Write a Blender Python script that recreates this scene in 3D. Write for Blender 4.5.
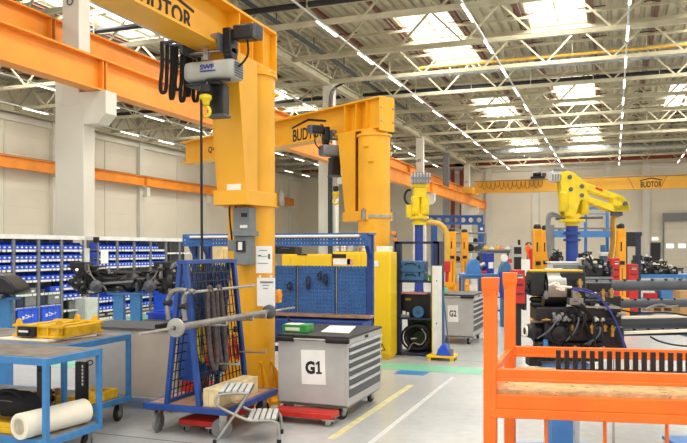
import bpy, bmesh, math, random
from math import radians, pi, sin, cos
from mathutils import Vector, Matrix
random.seed(7)
for o in list(bpy.data.objects):
    bpy.data.objects.remove(o)
SC = bpy.context.scene
COL = SC.collection
# ------------------------------------------------------------------ camera, world, light, exposure
TH, FP, HC, HY = radians(20.35), 728.0, 1.85, 249.0
cam = bpy.data.cameras.new('camera')
camo = bpy.data.objects.new('camera', cam)
COL.objects.link(camo)
camo.location = (0, 0, HC)
camo.rotation_euler = (pi / 2, 0, TH)
cam.sensor_width = 36
cam.lens = 36 * FP / 687
cam.shift_y = (HY - 221.5) / 687
cam.clip_end = 300
SC.camera = camo
SC.view_settings.view_transform = 'Standard'
SC.view_settings.look = 'None'
SC.view_settings.gamma = 1
SC.view_settings.exposure = -0.06
W = bpy.data.worlds.new('world')
SC.world = W
W.use_nodes = True
WB = W.node_tree.nodes['Background']
WB.inputs[0].default_value = (1.0, 0.975, 0.93, 1)
WB.inputs[1].default_value = 1.45
SKY_W = 950.0      # watts of daylight through one skylight
LAMP_E = 7.0      # emission of one strip lamp

def area(name, loc, sx, sy, watts, col=(1, .98, .94)):
    l = bpy.data.lights.new(name, 'AREA')
    l.shape = 'RECTANGLE'
    l.size, l.size_y, l.energy, l.color = sx, sy, watts, col
    o = bpy.data.objects.new(name, l)
    COL.objects.link(o)
    o.location = loc
    return o
SKYL = [(-7.8, 30.4, 38.6), (-7.8, 48.2, 56.4), (-7.8, 66.0, 74.0), (-2.3, 26.4, 34.4), (-2.3, 44.4, 52.2), (-2.3, 62.4, 70.4),
        (-2.3, 8.4, 16.4), (-7.8, 12.4, 20.4), (-20.8, 21.4, 29.4), (-20.8, 39.4, 47.4), (-20.8, 57.4, 65.4), (-27.5, 26, 34), (-27.5, 44, 52),
        (4.5, 12, 20), (4.5, 30, 38), (4.5, 48, 56), (-7.8, -3, 5), (-2.3, -3, 5), (4.5, -3, 5), (-20.8, 3.4, 11.4), (-27.5, 8, 16)]  # last five skylights are unseen, added to brighten faces turned to the camera
DECK = 11.95
for (sx, a, b) in SKYL:
    area('skylight_daylight', (sx, (a + b) / 2, DECK - .03), 2.3, b - a, SKY_W if a > 10 else SKY_W * .6)

# ------------------------------------------------------------------ geometry of the view -> places in the hall
def ray(px, py):
    u = (px - 343.5) / FP
    return Vector((-sin(TH) + u * cos(TH), cos(TH) + u * sin(TH), -(py - HY) / FP))
EYE = Vector((0, 0, HC))
def V(px, py, D): return EYE + ray(px, py) * D
def atY(px, py, Y):
    r = ray(px, py); return EYE + r * (Y / r.y)
def atX(px, py, X):
    r = ray(px, py); return EYE + r * (X / r.x)
def atZ(px, py, Z):
    r = ray(px, py); return EYE + r * ((Z - HC) / r.z)

# ------------------------------------------------------------------ materials
def lin(c):
    c = c / 255.0
    return c / 12.92 if c <= .04045 else ((c + .055) / 1.055) ** 2.4
MATS = {}
def mat(name, rgb, rough=.5, metal=0.0, var=.06, scale=6.0, bump=0.0, emit=0.0, dirt=None, coat=0.0):
    m = bpy.data.materials.new(name)
    m.use_nodes = True
    nt = m.node_tree
    b = nt.nodes['Principled BSDF']
    col = tuple(lin(x) for x in rgb)
    b.inputs['Roughness'].default_value = rough
    b.inputs['Metallic'].default_value = metal
    b.inputs['Coat Weight'].default_value = coat
    tc = nt.nodes.new('ShaderNodeTexCoord')
    n = nt.nodes.new('ShaderNodeTexNoise')
    n.inputs['Scale'].default_value = scale
    n.inputs['Detail'].default_value = 5
    nt.links.new(tc.outputs['Object'], n.inputs['Vector'])
    r = nt.nodes.new('ShaderNodeValToRGB')
    d = dirt if dirt else tuple(x * (1 - var * 2.2) for x in rgb)
    dl = tuple(lin(x) for x in d)
    r.color_ramp.elements[0].position, r.color_ramp.elements[1].position = .3, .62
    r.color_ramp.elements[0].color = (*dl, 1)
    r.color_ramp.elements[1].color = (*col, 1)
    nt.links.new(n.outputs['Fac'], r.inputs['Fac'])
    nt.links.new(r.outputs['Color'], b.inputs['Base Color'])
    if bump:
        bp = nt.nodes.new('ShaderNodeBump')
        bp.inputs['Strength'].default_value = bump
        bp.inputs['Distance'].default_value = .01
        nt.links.new(n.outputs['Fac'], bp.inputs['Height'])
        nt.links.new(bp.outputs['Normal'], b.inputs['Normal'])
    if emit:
        b.inputs['Emission Color'].default_value = (*col, 1)
        b.inputs['Emission Strength'].default_value = emit
    MATS[name] = m
    return m
M = MATS
mat('jib_yellow', (244, 176, 30), .42, var=.03, scale=1.5)
mat('rail_orange', (245, 150, 40), .45, var=.04, scale=.8)
mat('bridge_yellow', (246, 180, 56), .45, var=.03, scale=.5)
mat('stillage_orange', (248, 118, 24), .45, var=.04, scale=4, dirt=(234, 106, 18))
mat('robot_yellow', (236, 205, 20), .4, var=.04)
mat('lift_amber', (248, 168, 16), .4, var=.03)
mat('cabinet_yellow', (252, 208, 28), .4, var=.02, scale=1)
mat('fixture_yellow', (242, 190, 20), .45, var=.08, scale=9)
mat('frame_blue', (34, 74, 148), .42, var=.06)
mat('peg_blue', (48, 104, 172), .5, var=.05)
mat('trolley_blue', (64, 132, 190), .45, var=.1, scale=9, dirt=(56, 118, 172))
mat('gantry_blue', (40, 84, 150), .45, var=.05)
mat('beam_blue', (72, 132, 196), .45, var=.04)
mat('post_blue', (26, 62, 148), .4, var=.05)
mat('bin_blue', (40, 84, 214), .4, var=.05)
mat('crate_blue', (44, 92, 232), .42, var=.04)
mat('dark_navy', (36, 44, 74), .5, var=.06)
mat('tool_blue', (56, 110, 156), .45, var=.05)
mat('black', (24, 24, 26), .42, var=.12, scale=12)
mat('machine_black', (30, 30, 33), .38, metal=.15, var=.25, scale=18)
mat('rubber', (28, 27, 27), .75, var=.1)
mat('fabric_black', (22, 22, 25), .85, var=.2, scale=20, bump=.3)
mat('dark_grey', (84, 87, 92), .5, var=.05)
mat('mid_grey', (128, 130, 131), .5, var=.05)
mat('cart_grey', (186, 184, 180), .45, var=.02)
mat('light_grey', (208, 208, 204), .45, var=.03)
mat('hoist_grey', (176, 176, 166), .45, var=.03)
mat('box_grey', (122, 128, 128), .5, var=.04)
mat('steel', (176, 174, 168), .32, metal=.85, var=.08, scale=15)
mat('tube_steel', (150, 146, 138), .38, metal=.6, var=.1, scale=10)
mat('aluminium', (178, 175, 168), .36, metal=.7, var=.06)
mat('galvanised', (172, 178, 180), .4, metal=.5, var=.12, scale=4)
mat('brass', (196, 156, 84), .35, metal=.8, var=.1)
mat('white', (236, 234, 228), .5, var=.02)
mat('paper', (246, 245, 240), .7, var=.015)
mat('ink', (30, 30, 32), .7, var=.02)
mat('ink_blue', (40, 60, 150), .6, var=.02)
mat('foam_white', (242, 235, 214), .7, var=.012, scale=8)
mat('wood', (238, 216, 164), .6, var=.08, scale=8)
mat('deck_wood', (186, 140, 108), .5, var=.1, scale=10)
mat('table_top', (142, 134, 124), .5, var=.12, scale=8)
mat('beige_panel', (196, 182, 168), .4, var=.05, scale=2)
mat('cardboard', (196, 152, 98), .75, var=.05)
mat('cream_box', (240, 214, 152), .7, var=.05)
mat('red', (206, 38, 26), .42, var=.06)
mat('safety_red', (214, 40, 34), .45, var=.05)
mat('pink', (234, 150, 150), .7, var=.05)
mat('green', (52, 152, 62), .5, var=.05)
mat('green_dark', (74, 108, 62), .6, var=.06)
mat('column_paint', (214, 209, 194), .55, var=.025, scale=.6)
mat('roof_steel', (192, 184, 154), .5, var=.05, scale=2)
mat('purlin_red', (118, 70, 56), .6, var=.12, scale=3)
mat('girder_red', (150, 62, 46), .6, var=.1, scale=1)
mat('pipe_black', (34, 36, 42), .5, var=.1)
mat('pipe_yellow', (226, 180, 70), .45, var=.05)
mat('sling_brown', (92, 80, 76), .8, var=.15, scale=30)
mat('sling_yellow', (214, 176, 30), .8, var=.1, scale=30)
mat('chain_grey', (84, 96, 118), .4, metal=.5, var=.2, scale=30)
mat('paint_green', (126, 196, 160), .45, var=.05, scale=3)
mat('paint_yellow', (226, 214, 140), .45, scale=7, dirt=(186, 184, 172))
mat('paint_grey', (206, 206, 202), .45, var=.04, scale=6)
mat('paint_blue', (60, 130, 190), .45, var=.05)
mat('violet', (70, 58, 132), .5, var=.05)
mat('screen', (18, 22, 25), .5, var=.02)
mat('copper_brown', (170, 120, 40), .6, var=.1, scale=5)
mat('lamp_glow', (255, 248, 232), .5, var=0, emit=LAMP_E)
mat('sky_pane', (250, 250, 248), .3, var=.02, scale=2, emit=.95)
mat('door_lit', (255, 255, 250), .4, var=0, emit=.9)

def special_floor():
    m = bpy.data.materials.new('floor_concrete'); m.use_nodes = True
    nt = m.node_tree; b = nt.nodes['Principled BSDF']
    tc = nt.nodes.new('ShaderNodeTexCoord')
    n1 = nt.nodes.new('ShaderNodeTexNoise'); n1.inputs['Scale'].default_value = .55; n1.inputs['Detail'].default_value = 8
    n2 = nt.nodes.new('ShaderNodeTexNoise'); n2.inputs['Scale'].default_value = 9; n2.inputs['Detail'].default_value = 6
    for n in (n1, n2): nt.links.new(tc.outputs['Object'], n.inputs['Vector'])
    r = nt.nodes.new('ShaderNodeValToRGB')
    r.color_ramp.elements[0].position, r.color_ramp.elements[1].position = .3, .7
    r.color_ramp.elements[0].color = (*[lin(x) for x in (164, 166, 165)], 1)
    r.color_ramp.elements[1].color = (*[lin(x) for x in (192, 193, 191)], 1)
    mx = nt.nodes.new('ShaderNodeMath'); mx.operation = 'MULTIPLY_ADD'
    mx.inputs[1].default_value = .35
    nt.links.new(n2.outputs['Fac'], mx.inputs[0]); 
    s = nt.nodes.new('ShaderNodeMath'); s.operation = 'MULTIPLY'; s.inputs[1].default_value = .65
    nt.links.new(n1.outputs['Fac'], s.inputs[0]); nt.links.new(s.outputs[0], mx.inputs[2])
    nt.links.new(mx.outputs[0], r.inputs['Fac'])
    br = nt.nodes.new('ShaderNodeTexBrick')          # sawn joints of the slab
    br.offset = 0; br.inputs['Scale'].default_value = 1
    br.inputs['Brick Width'].default_value = 6; br.inputs['Row Height'].default_value = 6
    br.inputs['Mortar Size'].default_value = .012; br.inputs['Mortar Smooth'].default_value = 0
    br.inputs['Color1'].default_value = br.inputs['Color2'].default_value = (1, 1, 1, 1)
    br.inputs['Mortar'].default_value = (.45, .45, .44, 1)
    nt.links.new(tc.outputs['Object'], br.inputs['Vector'])
    mm = nt.nodes.new('ShaderNodeMixRGB'); mm.blend_type = 'MULTIPLY'; mm.inputs[0].default_value = 1
    nt.links.new(r.outputs['Color'], mm.inputs[1]); nt.links.new(br.outputs['Color'], mm.inputs[2])
    nt.links.new(mm.outputs[0], b.inputs['Base Color'])
    b.inputs['Roughness'].default_value = .27
    M['floor'] = m
special_floor()

def special_wall():
    m = mat('wall_panel', (220, 211, 190), .6, var=.02, scale=.3)
    nt = m.node_tree; b = nt.nodes['Principled BSDF']
    tc = nt.nodes.new('ShaderNodeTexCoord')
    sp = nt.nodes.new('ShaderNodeSeparateXYZ'); nt.links.new(tc.outputs['Object'], sp.inputs[0])
    w = nt.nodes.new('ShaderNodeMath'); w.operation = 'PINGPONG'; w.inputs[1].default_value = .55
    nt.links.new(sp.outputs['Z'], w.inputs[0])
    g = nt.nodes.new('ShaderNodeMath'); g.operation = 'GREATER_THAN'; g.inputs[1].default_value = .02
    nt.links.new(w.outputs[0], g.inputs[0])
    bp = nt.nodes.new('ShaderNodeBump'); bp.inputs['Strength'].default_value = .5; bp.inputs['Distance'].default_value = .02
    nt.links.new(g.outputs[0], bp.inputs['Height']); nt.links.new(bp.outputs['Normal'], b.inputs['Normal'])
special_wall()

def special_board():
    m = mat('chipboard', (226, 186, 128), .7, var=.1, scale=14)
    nt = m.node_tree; b = nt.nodes['Principled BSDF']
    tc = nt.nodes.new('ShaderNodeTexCoord')
    v = nt.nodes.new('ShaderNodeTexNoise'); v.inputs['Scale'].default_value = 22; v.inputs['Detail'].default_value = 2
    nt.links.new(tc.outputs['Object'], v.inputs['Vector'])
    r = nt.nodes.new('ShaderNodeValToRGB')
    r.color_ramp.elements[0].position, r.color_ramp.elements[1].position = .66, .70
    r.color_ramp.elements[0].color = (1, 1, 1, 1); r.color_ramp.elements[1].color = (.35, .26, .16, 1)
    nt.links.new(v.outputs['Fac'], r.inputs['Fac'])
    old = b.inputs['Base Color'].links[0].from_socket
    mm = nt.nodes.new('ShaderNodeMixRGB'); mm.blend_type = 'MULTIPLY'; mm.inputs[0].default_value = 1
    nt.links.new(old, mm.inputs[1]); nt.links.new(r.outputs['Color'], mm.inputs[2])
    nt.links.new(mm.outputs[0], b.inputs['Base Color'])
special_board()

# ------------------------------------------------------------------ mesh builder
ROOT = {}
class MB:
    def __init__(s): s.bm = bmesh.new()
    def _f(s, vs, faces, m=0):
        bv = [s.bm.verts.new(v) for v in vs]
        for f in faces:
            try:
                fc = s.bm.faces.new([bv[i] for i in f]); fc.material_index = m
            except ValueError: pass
        return s
    def box(s, x0, x1, y0, y1, z0, z1, m=0, mx=None):
        vs = [Vector((x, y, z)) for x in (x0, x1) for y in (y0, y1) for z in (z0, z1)]
        if mx is not None: vs = [mx @ v for v in vs]
        return s._f(vs, [(0, 1, 3, 2), (4, 6, 7, 5), (0, 4, 5, 1), (2, 3, 7, 6), (0, 2, 6, 4), (1, 5, 7, 3)], m)
    def bc(s, c, d, rz=0, m=0, rot=None):
        c = Vector(c)
        R = Matrix.Translation(c) @ (rot if rot is not None else Matrix.Rotation(rz, 4, 'Z'))
        return s.box(-d[0] / 2, d[0] / 2, -d[1] / 2, d[1] / 2, -d[2] / 2, d[2] / 2, m, R)
    def beam(s, p, q, w, h, m=0, up=(0, 0, 1)):
        """rectangular bar from p to q: w across, h along up"""
        p, q = Vector(p), Vector(q); d = (q - p); L = d.length; d.normalize()
        u = Vector(up)
        if abs(d.dot(u)) > .98: u = Vector((0, 1, 0))
        x = d.cross(u).normalized(); u = x.cross(d)
        vs = []
        for e in (p, q):
            for a, b in ((-1, -1), (1, -1), (1, 1), (-1, 1)): vs.append(e + x * a * w / 2 + u * b * h / 2)
        return s._f(vs, [(3, 2, 1, 0), (4, 5, 6, 7), (0, 1, 5, 4), (1, 2, 6, 5), (2, 3, 7, 6), (3, 0, 4, 7)], m)
    def cyl(s, p, q, r, r2=None, n=16, m=0, cap=True):
        r2 = r if r2 is None else r2
        p, q = Vector(p), Vector(q); d = (q - p).normalized()
        x = d.orthogonal().normalized(); y = d.cross(x)
        vs = []
        for e, rr in ((p, r), (q, r2)):
            for i in range(n):
                a = 2 * pi * i / n; vs.append(e + (x * cos(a) + y * sin(a)) * rr)
        fs = [(i, (i + 1) % n, n + (i + 1) % n, n + i) for i in range(n)]
        if cap: fs += [tuple(range(n - 1, -1, -1)), tuple(range(n, 2 * n))]
        return s._f(vs, fs, m)
    def lathe(s, p, d, prof, n=20, m=0):
        """profile [(t along d, radius)]"""
        p, d = Vector(p), Vector(d).normalized()
        x = d.orthogonal().normalized(); y = d.cross(x)
        vs, fs = [], []
        for t, r in prof:
            for i in range(n):
                a = 2 * pi * i / n; vs.append(p + d * t + (x * cos(a) + y * sin(a)) * max(r, 1e-4))
        for k in range(len(prof) - 1):
            fs += [(k * n + i, k * n + (i + 1) % n, (k + 1) * n + (i + 1) % n, (k + 1) * n + i) for i in range(n)]
        fs += [tuple(range(n - 1, -1, -1)), tuple(range((len(prof) - 1) * n, len(prof) * n))]
        return s._f(vs, fs, m)
    def tube(s, pts, r, n=8, m=0, closed=False, smooth=0):
        P = [Vector(p) for p in pts]
        for _ in range(smooth):
            Q = [P[0]]
            for a, b in zip(P, P[1:]): Q += [a * .75 + b * .25, a * .25 + b * .75]
            Q.append(P[-1]); P = Q
        vs, fs = [], []
        N = len(P); ref = None
        for k, p in enumerate(P):
            if closed: d = P[(k + 1) % N] - P[k - 1]
            else: d = P[min(k + 1, N - 1)] - P[max(k - 1, 0)]
            d.normalize()
            if ref is None: ref = d.orthogonal().normalized()
            x = (ref - d * ref.dot(d))
            x = x.normalized() if x.length > 1e-5 else d.orthogonal().normalized()
            ref = x; y = d.cross(x)
            for i in range(n):
                a = 2 * pi * i / n; vs.append(p + (x * cos(a) + y * sin(a)) * r)
        R = N if closed else N - 1
        for k in range(R):
            a, b = k * n, ((k + 1) % N) * n
            fs += [(a + i, a + (i + 1) % n, b + (i + 1) % n, b + i) for i in range(n)]
        if not closed: fs += [tuple(range(n - 1, -1, -1)), tuple(range((N - 1) * n, N * n))]
        return s._f(vs, fs, m)
    def prism(s, poly, e, m=0):
        """3D polygon extruded by vector e"""
        P = [Vector(p) for p in poly]; e = Vector(e); n = len(P)
        return s._f(P + [p + e for p in P], [tuple(range(n - 1, -1, -1)), tuple(range(n, 2 * n))] + [(i, (i + 1) % n, n + (i + 1) % n, n + i) for i in range(n)], m)
    def ball(s, c, r, sx=1, sy=1, sz=1, n=12, m=0):
        g = bmesh.ops.create_uvsphere(s.bm, u_segments=n, v_segments=max(6, n // 2), radius=r, matrix=Matrix.Translation(Vector(c)) @ Matrix.Diagonal((sx, sy, sz, 1)))
        for v in g['verts']:
            for f in v.link_faces: f.material_index = m
        return s
    def build(s, name, m, parent=None, world=True, bev=0, ang=38, label=None):
        bmesh.ops.recalc_face_normals(s.bm, faces=s.bm.faces)
        if parent is not None and world: s.bm.transform(ROOT[parent.name].inverted())
        me = bpy.data.meshes.new(name)
        s.bm.to_mesh(me); s.bm.free()
        for k in (m if isinstance(m, (list, tuple)) else [m]): me.materials.append(M[k])
        me.shade_smooth()
        me.set_sharp_from_angle(angle=radians(ang))
        o = bpy.data.objects.new(name, me)
        COL.objects.link(o)
        if parent is not None:
            o.parent = parent
            ROOT[o.name] = ROOT[parent.name]
        else: ROOT[o.name] = Matrix.Identity(4)
        if bev:
            b = o.modifiers.new('bevel', 'BEVEL'); b.width = bev; b.segments = 2; b.limit_method = 'ANGLE'; b.angle_limit = radians(50)
        if label: o['label'] = label
        return o

def thing(name, label, cat, loc=(0, 0, 0), rz=0, group=None):
    o = bpy.data.objects.new(name, None)
    COL.objects.link(o)
    o.location = loc; o.rotation_euler = (0, 0, rz)
    o.empty_display_size = .1
    o['label'] = label; o['category'] = cat
    if group: o['group'] = group
    ROOT[o.name] = Matrix.Translation(Vector(loc)) @ Matrix.Rotation(rz, 4, 'Z')
    return o
def tag(o, label, cat, group=None):
    o['label'] = label; o['category'] = cat
    if group: o['group'] = group
    return o
def struct(o):
    o['kind'] = 'structure'; return o
def origin(o, c):
    """move a mesh object's origin to c without moving the mesh"""
    c = Vector(c); o.data.transform(Matrix.Translation(-c)); o.location = c; ROOT[o.name] = Matrix.Translation(c); return o
def copy_tree(o, parent=None):
    c = o.copy(); COL.objects.link(c)
    if parent: c.parent = parent
    for ch in list(o.children): copy_tree(ch, c)
    return c
ORD = ['first', 'second', 'third', 'fourth', 'fifth', 'sixth', 'seventh', 'eighth', 'ninth', 'tenth', 'eleventh', 'twelfth', 'thirteenth', 'fourteenth', 'fifteenth', 'sixteenth', 'seventeenth', 'eighteenth']

def text_mesh(txt, w, h, mx, name, m, parent, depth=.003, bold=.0):
    """flat lettering fitted to w x h; mx places its lower-left corner (x right, y up)"""
    cu = bpy.data.curves.new('lettering', 'FONT'); cu.body = txt; cu.offset = bold; cu.resolution_u = 3
    to = bpy.data.objects.new('lettering', cu); COL.objects.link(to)
    dg = bpy.context.evaluated_depsgraph_get(); dg.update()
    me = bpy.data.meshes.new_from_object(to.evaluated_get(dg))
    bpy.data.objects.remove(to)
    xs = [v.co.x for v in me.vertices]; ys = [v.co.y for v in me.vertices]
    x0, x1, y0, y1 = min(xs), max(xs), min(ys), max(ys)
    S = Matrix.Diagonal((w / (x1 - x0), h / (y1 - y0), 1, 1)) @ Matrix.Translation((-x0, -y0, 0))
    bm = bmesh.new(); bm.from_mesh(me); bpy.data.meshes.remove(me)
    bm.transform(S)
    r = bmesh.ops.extrude_face_region(bm, geom=list(bm.faces))
    for g in r['geom']:
        if isinstance(g, bmesh.types.BMVert): g.co.z += depth
    bm.transform(mx)
    b = MB(); b.bm.free(); b.bm = bm
    return b.build(name, m, parent)
def frame_mx(o, right, up):
    r, u = Vector(right).normalized(), Vector(up).normalized(); n = r.cross(u)
    return Matrix(((r.x, u.x, n.x, o[0]), (r.y, u.y, n.y, o[1]), (r.z, u.z, n.z, o[2]), (0, 0, 0, 1)))

# ================================================================== THE HALL
WALLX, FARY, COLX = -34.2, 78.0, -13.4
CH = 10.15                                  # bottom chord of the roof trusses
b = MB(); b.box(-35, 16, -8, 80, -.3, 0); struct(b.build('floor', 'floor'))
# painted lines on the floor
def stripe(n, m, x0, x1, y0, y1):
    b = MB(); b.box(x0, x1, y0, y1, 0, .003); struct(b.build('trim_%d' % n, m))
stripe(1, 'paint_green', -14.0, -5.2, 9.15, 9.75)
stripe(2, 'paint_green', -3.6, .9, 10.75, 11.35)
stripe(3, 'paint_green', -12.4, -11.2, 12.0, 40)
stripe(4, 'paint_yellow', -2.62, -2.54, 6.6, 9.6)
stripe(5, 'paint_yellow', -5.4, -4.6, 7.8, 7.9)
stripe(6, 'paint_grey', -2.2, -2.14, 6.0, 10.4)
b = MB(); b.box(-3.05, -2.6, 10.38, 10.72, 0, .004); struct(b.build('trim_7', 'paint_blue'))
# roof deck of ribbed sheet, ribs along the hall
b = MB()
def deck_strip(x0, x1, y0, y1):
    n = max(1, int(round((x1 - x0) / .42))); p = (x1 - x0) / n
    vs, fs = [], []
    for i in range(n):
        a = x0 + i * p
        for dx, dz in ((0, .12), (p * .28, .12), (p * .4, 0), (p * .88, 0)): vs += [(a + dx, y0, DECK + dz), (a + dx, y1, DECK + dz)]
    vs += [(x1, y0, DECK + .12), (x1, y1, DECK + .12)]
    for k in range(len(vs) // 2 - 1): fs.append((2 * k, 2 * k + 2, 2 * k + 3, 2 * k + 1))
    b._f(vs, fs)
cols = sorted(set(s[0] for s in SKYL)); x = -35
for c in cols + [None]:
    x1 = c - 1.2 if c is not None else 16
    deck_strip(x, x1, -4, FARY + .5)
    if c is not None:
        y = -4
        for (sx, a, e) in sorted([s for s in SKYL if s[0] == c], key=lambda s: s[1]):
            deck_strip(c - 1.2, c + 1.2, y, a); y = e
        deck_strip(c - 1.2, c + 1.2, y, FARY + .5)
        x = c + 1.2
b.box(-35, 16, -4, FARY + .5, DECK + .45, DECK + .5)
mat('deck_sheet', (184, 176, 150), .5, var=.03, scale=1)
struct(b.build('ceiling', 'deck_sheet', ang=20))
for i, (c, a, e) in enumerate(SKYL):
    f = MB()
    for (p, q, r, s) in ((c - 1.25, c - 1.2, a, e), (c + 1.2, c + 1.25, a, e), (c - 1.25, c + 1.25, a - .05, a), (c - 1.25, c + 1.25, e, e + .05), (c - .03, c + .03, a, e), (c - 1.2, c + 1.2, (a + e) / 2 - .03, (a + e) / 2 + .03)):
        f.box(p, q, r, s, DECK - .06, DECK + .3)
    wn = struct(f.build('window_%d' % (i + 1), 'roof_steel'))
    f = MB(); f.box(c - 1.2, c + 1.2, a, e, DECK + .1, DECK + .13); f.build('pane', 'sky_pane', wn)
# walls
b = MB(); b.box(WALLX - .3, WALLX, -4, FARY, 0, DECK)
wl = struct(b.build('wall_left', 'wall_panel'))
b = MB()
for k in range(-1, 9):
    y = 33.8 + (k - 2) * 9.2
    b.box(WALLX, WALLX + .04, y - .06, y + .06, 0, 9.6)
    y += 4.0; b.box(WALLX, WALLX + .3, y - .28, y + .28, 0, DECK)
b.box(WALLX, WALLX + .2, -4, FARY, 9.6, 10.0); b.build('pilasters', 'column_paint', wl)
b = MB(); b.box(WALLX, 16, FARY, FARY + .3, 0, DECK); wf = struct(b.build('wall_far', 'wall_panel'))
b = MB()
for px in (489, 536, 608, 646): 
    x = atY(px, 200, FARY).x; b.box(x - .32, x + .32, FARY - .35, FARY, 0, DECK)
b.box(WALLX, 16, FARY - .2, FARY, 10.0, 10.25); b.build('pilasters', 'column_paint', wf)
b = MB(); b.box(-16, 16, FARY - .5, FARY - .25, 10.6, 11.2); b.box(-34, -14, FARY - .5, FARY - .25, 10.5, 11.0)
for px in (453, 462): 
    x = atY(px, 200, FARY).x; b.box(x - .2, x + .2, FARY - .3, FARY - .05, 4, 10.3)
b.build('steel_girder', 'girder_red', wf)
# sectional door and side door in the far wall
x0, x1 = atY(664, 230, FARY - .1).x, atY(664, 230, FARY - .1).x + 5.2
d = MB(); d.box(x0, x1, FARY - .12, FARY - .02, 0, 4.55)
dr = struct(d.build('door_1', 'light_grey'))
for k in range(6):
    d = MB(); d.box(x0 + .03, x1 - .03, FARY - .16, FARY - .12, .05 + k * .76, .77 + k * .76); d.build('panel', 'wall_panel', dr)
d = MB()
for px in (670, 682): 
    xx = atY(px, 240, FARY - .18).x; d.box(xx - .32, xx + .32, FARY - .2, FARY - .16, 1.95, 2.35)
d.build('pane', 'door_lit', dr)
d = MB(); d.box(x0 - .12, x0, FARY - .25, FARY - .02, 0, 4.55); d.build('door_frame', 'mid_grey', dr)
d = MB(); d.box(x0 - .1, x1 + .2, FARY - .5, FARY - .02, 4.55, 5.35); d.build('door_hood', 'mid_grey', dr)
d = MB(); xa, xb = atY(650.5, 240, FARY).x, atY(660.5, 240, FARY).x
d.box(xa, xb, FARY - .1, FARY - .02, 0, 2.5); d2 = struct(d.build('door_2', 'dark_grey'))
d = MB(); d.box(xa + .06, xb - .06, FARY - .13, FARY - .1, .1, 2.42); d.build('panel', 'black', d2)
e = MB(); xe = atY(655, 240, FARY).x; e.box(xe - .28, xe + .28, FARY - .1, FARY - .03, 2.72, 2.98)
o = tag(e.build('exit_sign', 'door_lit'), 'small lit exit sign above the dark side door', 'sign')

# columns: wide lower shaft, corbel for the runway, slimmer upper shaft
for i, cy in enumerate((-2.7, 15.65, 34.0, 52.3, 70.6)):
    t = thing('hall_column', ['cream steel hall column standing beside the camera', 'cream hall column behind the blue bin racks, nearest and thickest in the photo', 'cream hall column behind the black chain hoist of the second jib crane',
              'pale hall column rising behind the yellow manipulator on the blue mast', 'farthest pale hall column near the end of the orange runway'][i], 'column', (COLX, cy, 0), group='hall columns')
    b = MB(); b.box(-.47, .45, -.22, .22, 0, 5.62)
    b.build('lower_shaft', 'column_paint', t, world=False, bev=.01)
    b = MB(); b.box(-.24, .3, -.22, .22, 5.62, CH - .125); b.build('upper_shaft', 'column_paint', t, world=False, bev=.01)
    b = MB()
    b.prism([(.45, -.22, 5.1), (.9, -.22, 5.1), (1.15, -.22, 5.35), (1.15, -.22, 5.94), (.3, -.22, 5.94), (.3, -.22, 5.62), (.45, -.22, 5.62)], (0, .44, 0))
    b.prism([(-.47, -.22, 6.6), (-.47, -.22, 7.24), (-1.2, -.22, 7.24), (-1.2, -.22, 6.9), (-1, -.22, 6.6)], (0, .44, 0))
    b.box(-.47, -.24, -.22, .22, 5.62, 7.24)
    b.build('corbel', 'column_paint', t, world=False)
    b = MB(); b.tube([Vector((.02 + .09 * cos(a * pi / 8), -.235, 8.35 + .09 * sin(a * pi / 8))) for a in range(16)], .02, 6, closed=True); b.build('lifting_ring', 'dark_grey', t, world=False)
t = thing('wind_post', 'thin dark grey post between the two far hall columns', 'post', (COLX, 61.3, 0))
b = MB(); b.box(-.25, .25, -.12, .12, 0, CH - .2); b.build('shaft', 'mid_grey', t, world=False)
b = MB(); b.box(-.35, .35, -.25, .25, CH - .2, CH - .125); b.build('head_plate', 'mid_grey', t, world=False)

# crane runways: I-beams along the hall, in column-to-column lengths
def runway(name, label, x, zb, zt, wf, ys, m, group, tf=.045, bracket=False):
    for i, (a, c) in enumerate(zip(ys, ys[1:])):
        t = thing('runway_beam', label[i] if isinstance(label, list) else label % ORD[i], 'crane rail beam', (x, a, zb), group=group)
        b = MB(); b.box(-wf / 2, wf / 2, .015, c - a - .015, zt - zb - tf, zt - zb); b.build('top_flange', m, t, world=False)
        b = MB(); b.box(-wf / 2, wf / 2, .015, c - a - .015, 0, tf); b.build('bottom_flange', m, t, world=False)
        b = MB(); b.box(-.02, .02, .015, c - a - .015, tf, zt - zb - tf); b.build('web', m, t, world=False)
        b = MB()
        for yy in (.05, c - a - .09): b.box(-wf * .42, wf * .42, yy, yy + .04, tf, zt - zb - tf)
        b.build('end_stiffener', m, t, world=False)
        b = MB(); b.box(-.035, .035, .015, c - a - .015, zt - zb, zt - zb + .07); b.build('rail', 'tube_steel', t, world=False)
        if bracket:
            b = MB(); b.box(-.35, 0, -.3, .3, -.12, 0); b.box(-.35, .1, .1, .5, -.75, -.12); b.build('bracket', 'column_paint', t, world=False)
runway('right', ['orange crane runway beam crossing the top left corner in front of the nearest column', 'orange crane runway beam running from the nearest column behind both jib cranes',
    'orange crane runway beam between the second jib crane and the yellow manipulator', 'farthest orange crane runway beam of the front line, ending at the far wall'], -12.62, 5.95, 6.8, .42, [-2.7, 15.65, 34, 52.3, 76.5], 'rail_orange', 'front crane runway')
runway('left', ['higher orange crane runway beam behind the nearest column, left of it', 'higher orange crane runway beam behind the nearest column, right of it',
    'higher orange crane runway beam seen past the second jib crane', 'farthest orange crane runway beam of the rear line, ending at the far wall'], -14.3, 7.25, 8.08, .42, [-2.7, 15.65, 34, 52.3, 76.5], 'rail_orange', 'rear crane runway')
runway('wall', 'orange crane runway beam on the left wall, %s length from the photographer', WALLX + .55, 6.67, 7.4, .35, [19.4, 28.6, 37.8, 47, 56.2, 65.4, 74.5], 'rail_orange', 'wall crane runway', bracket=True)

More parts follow.
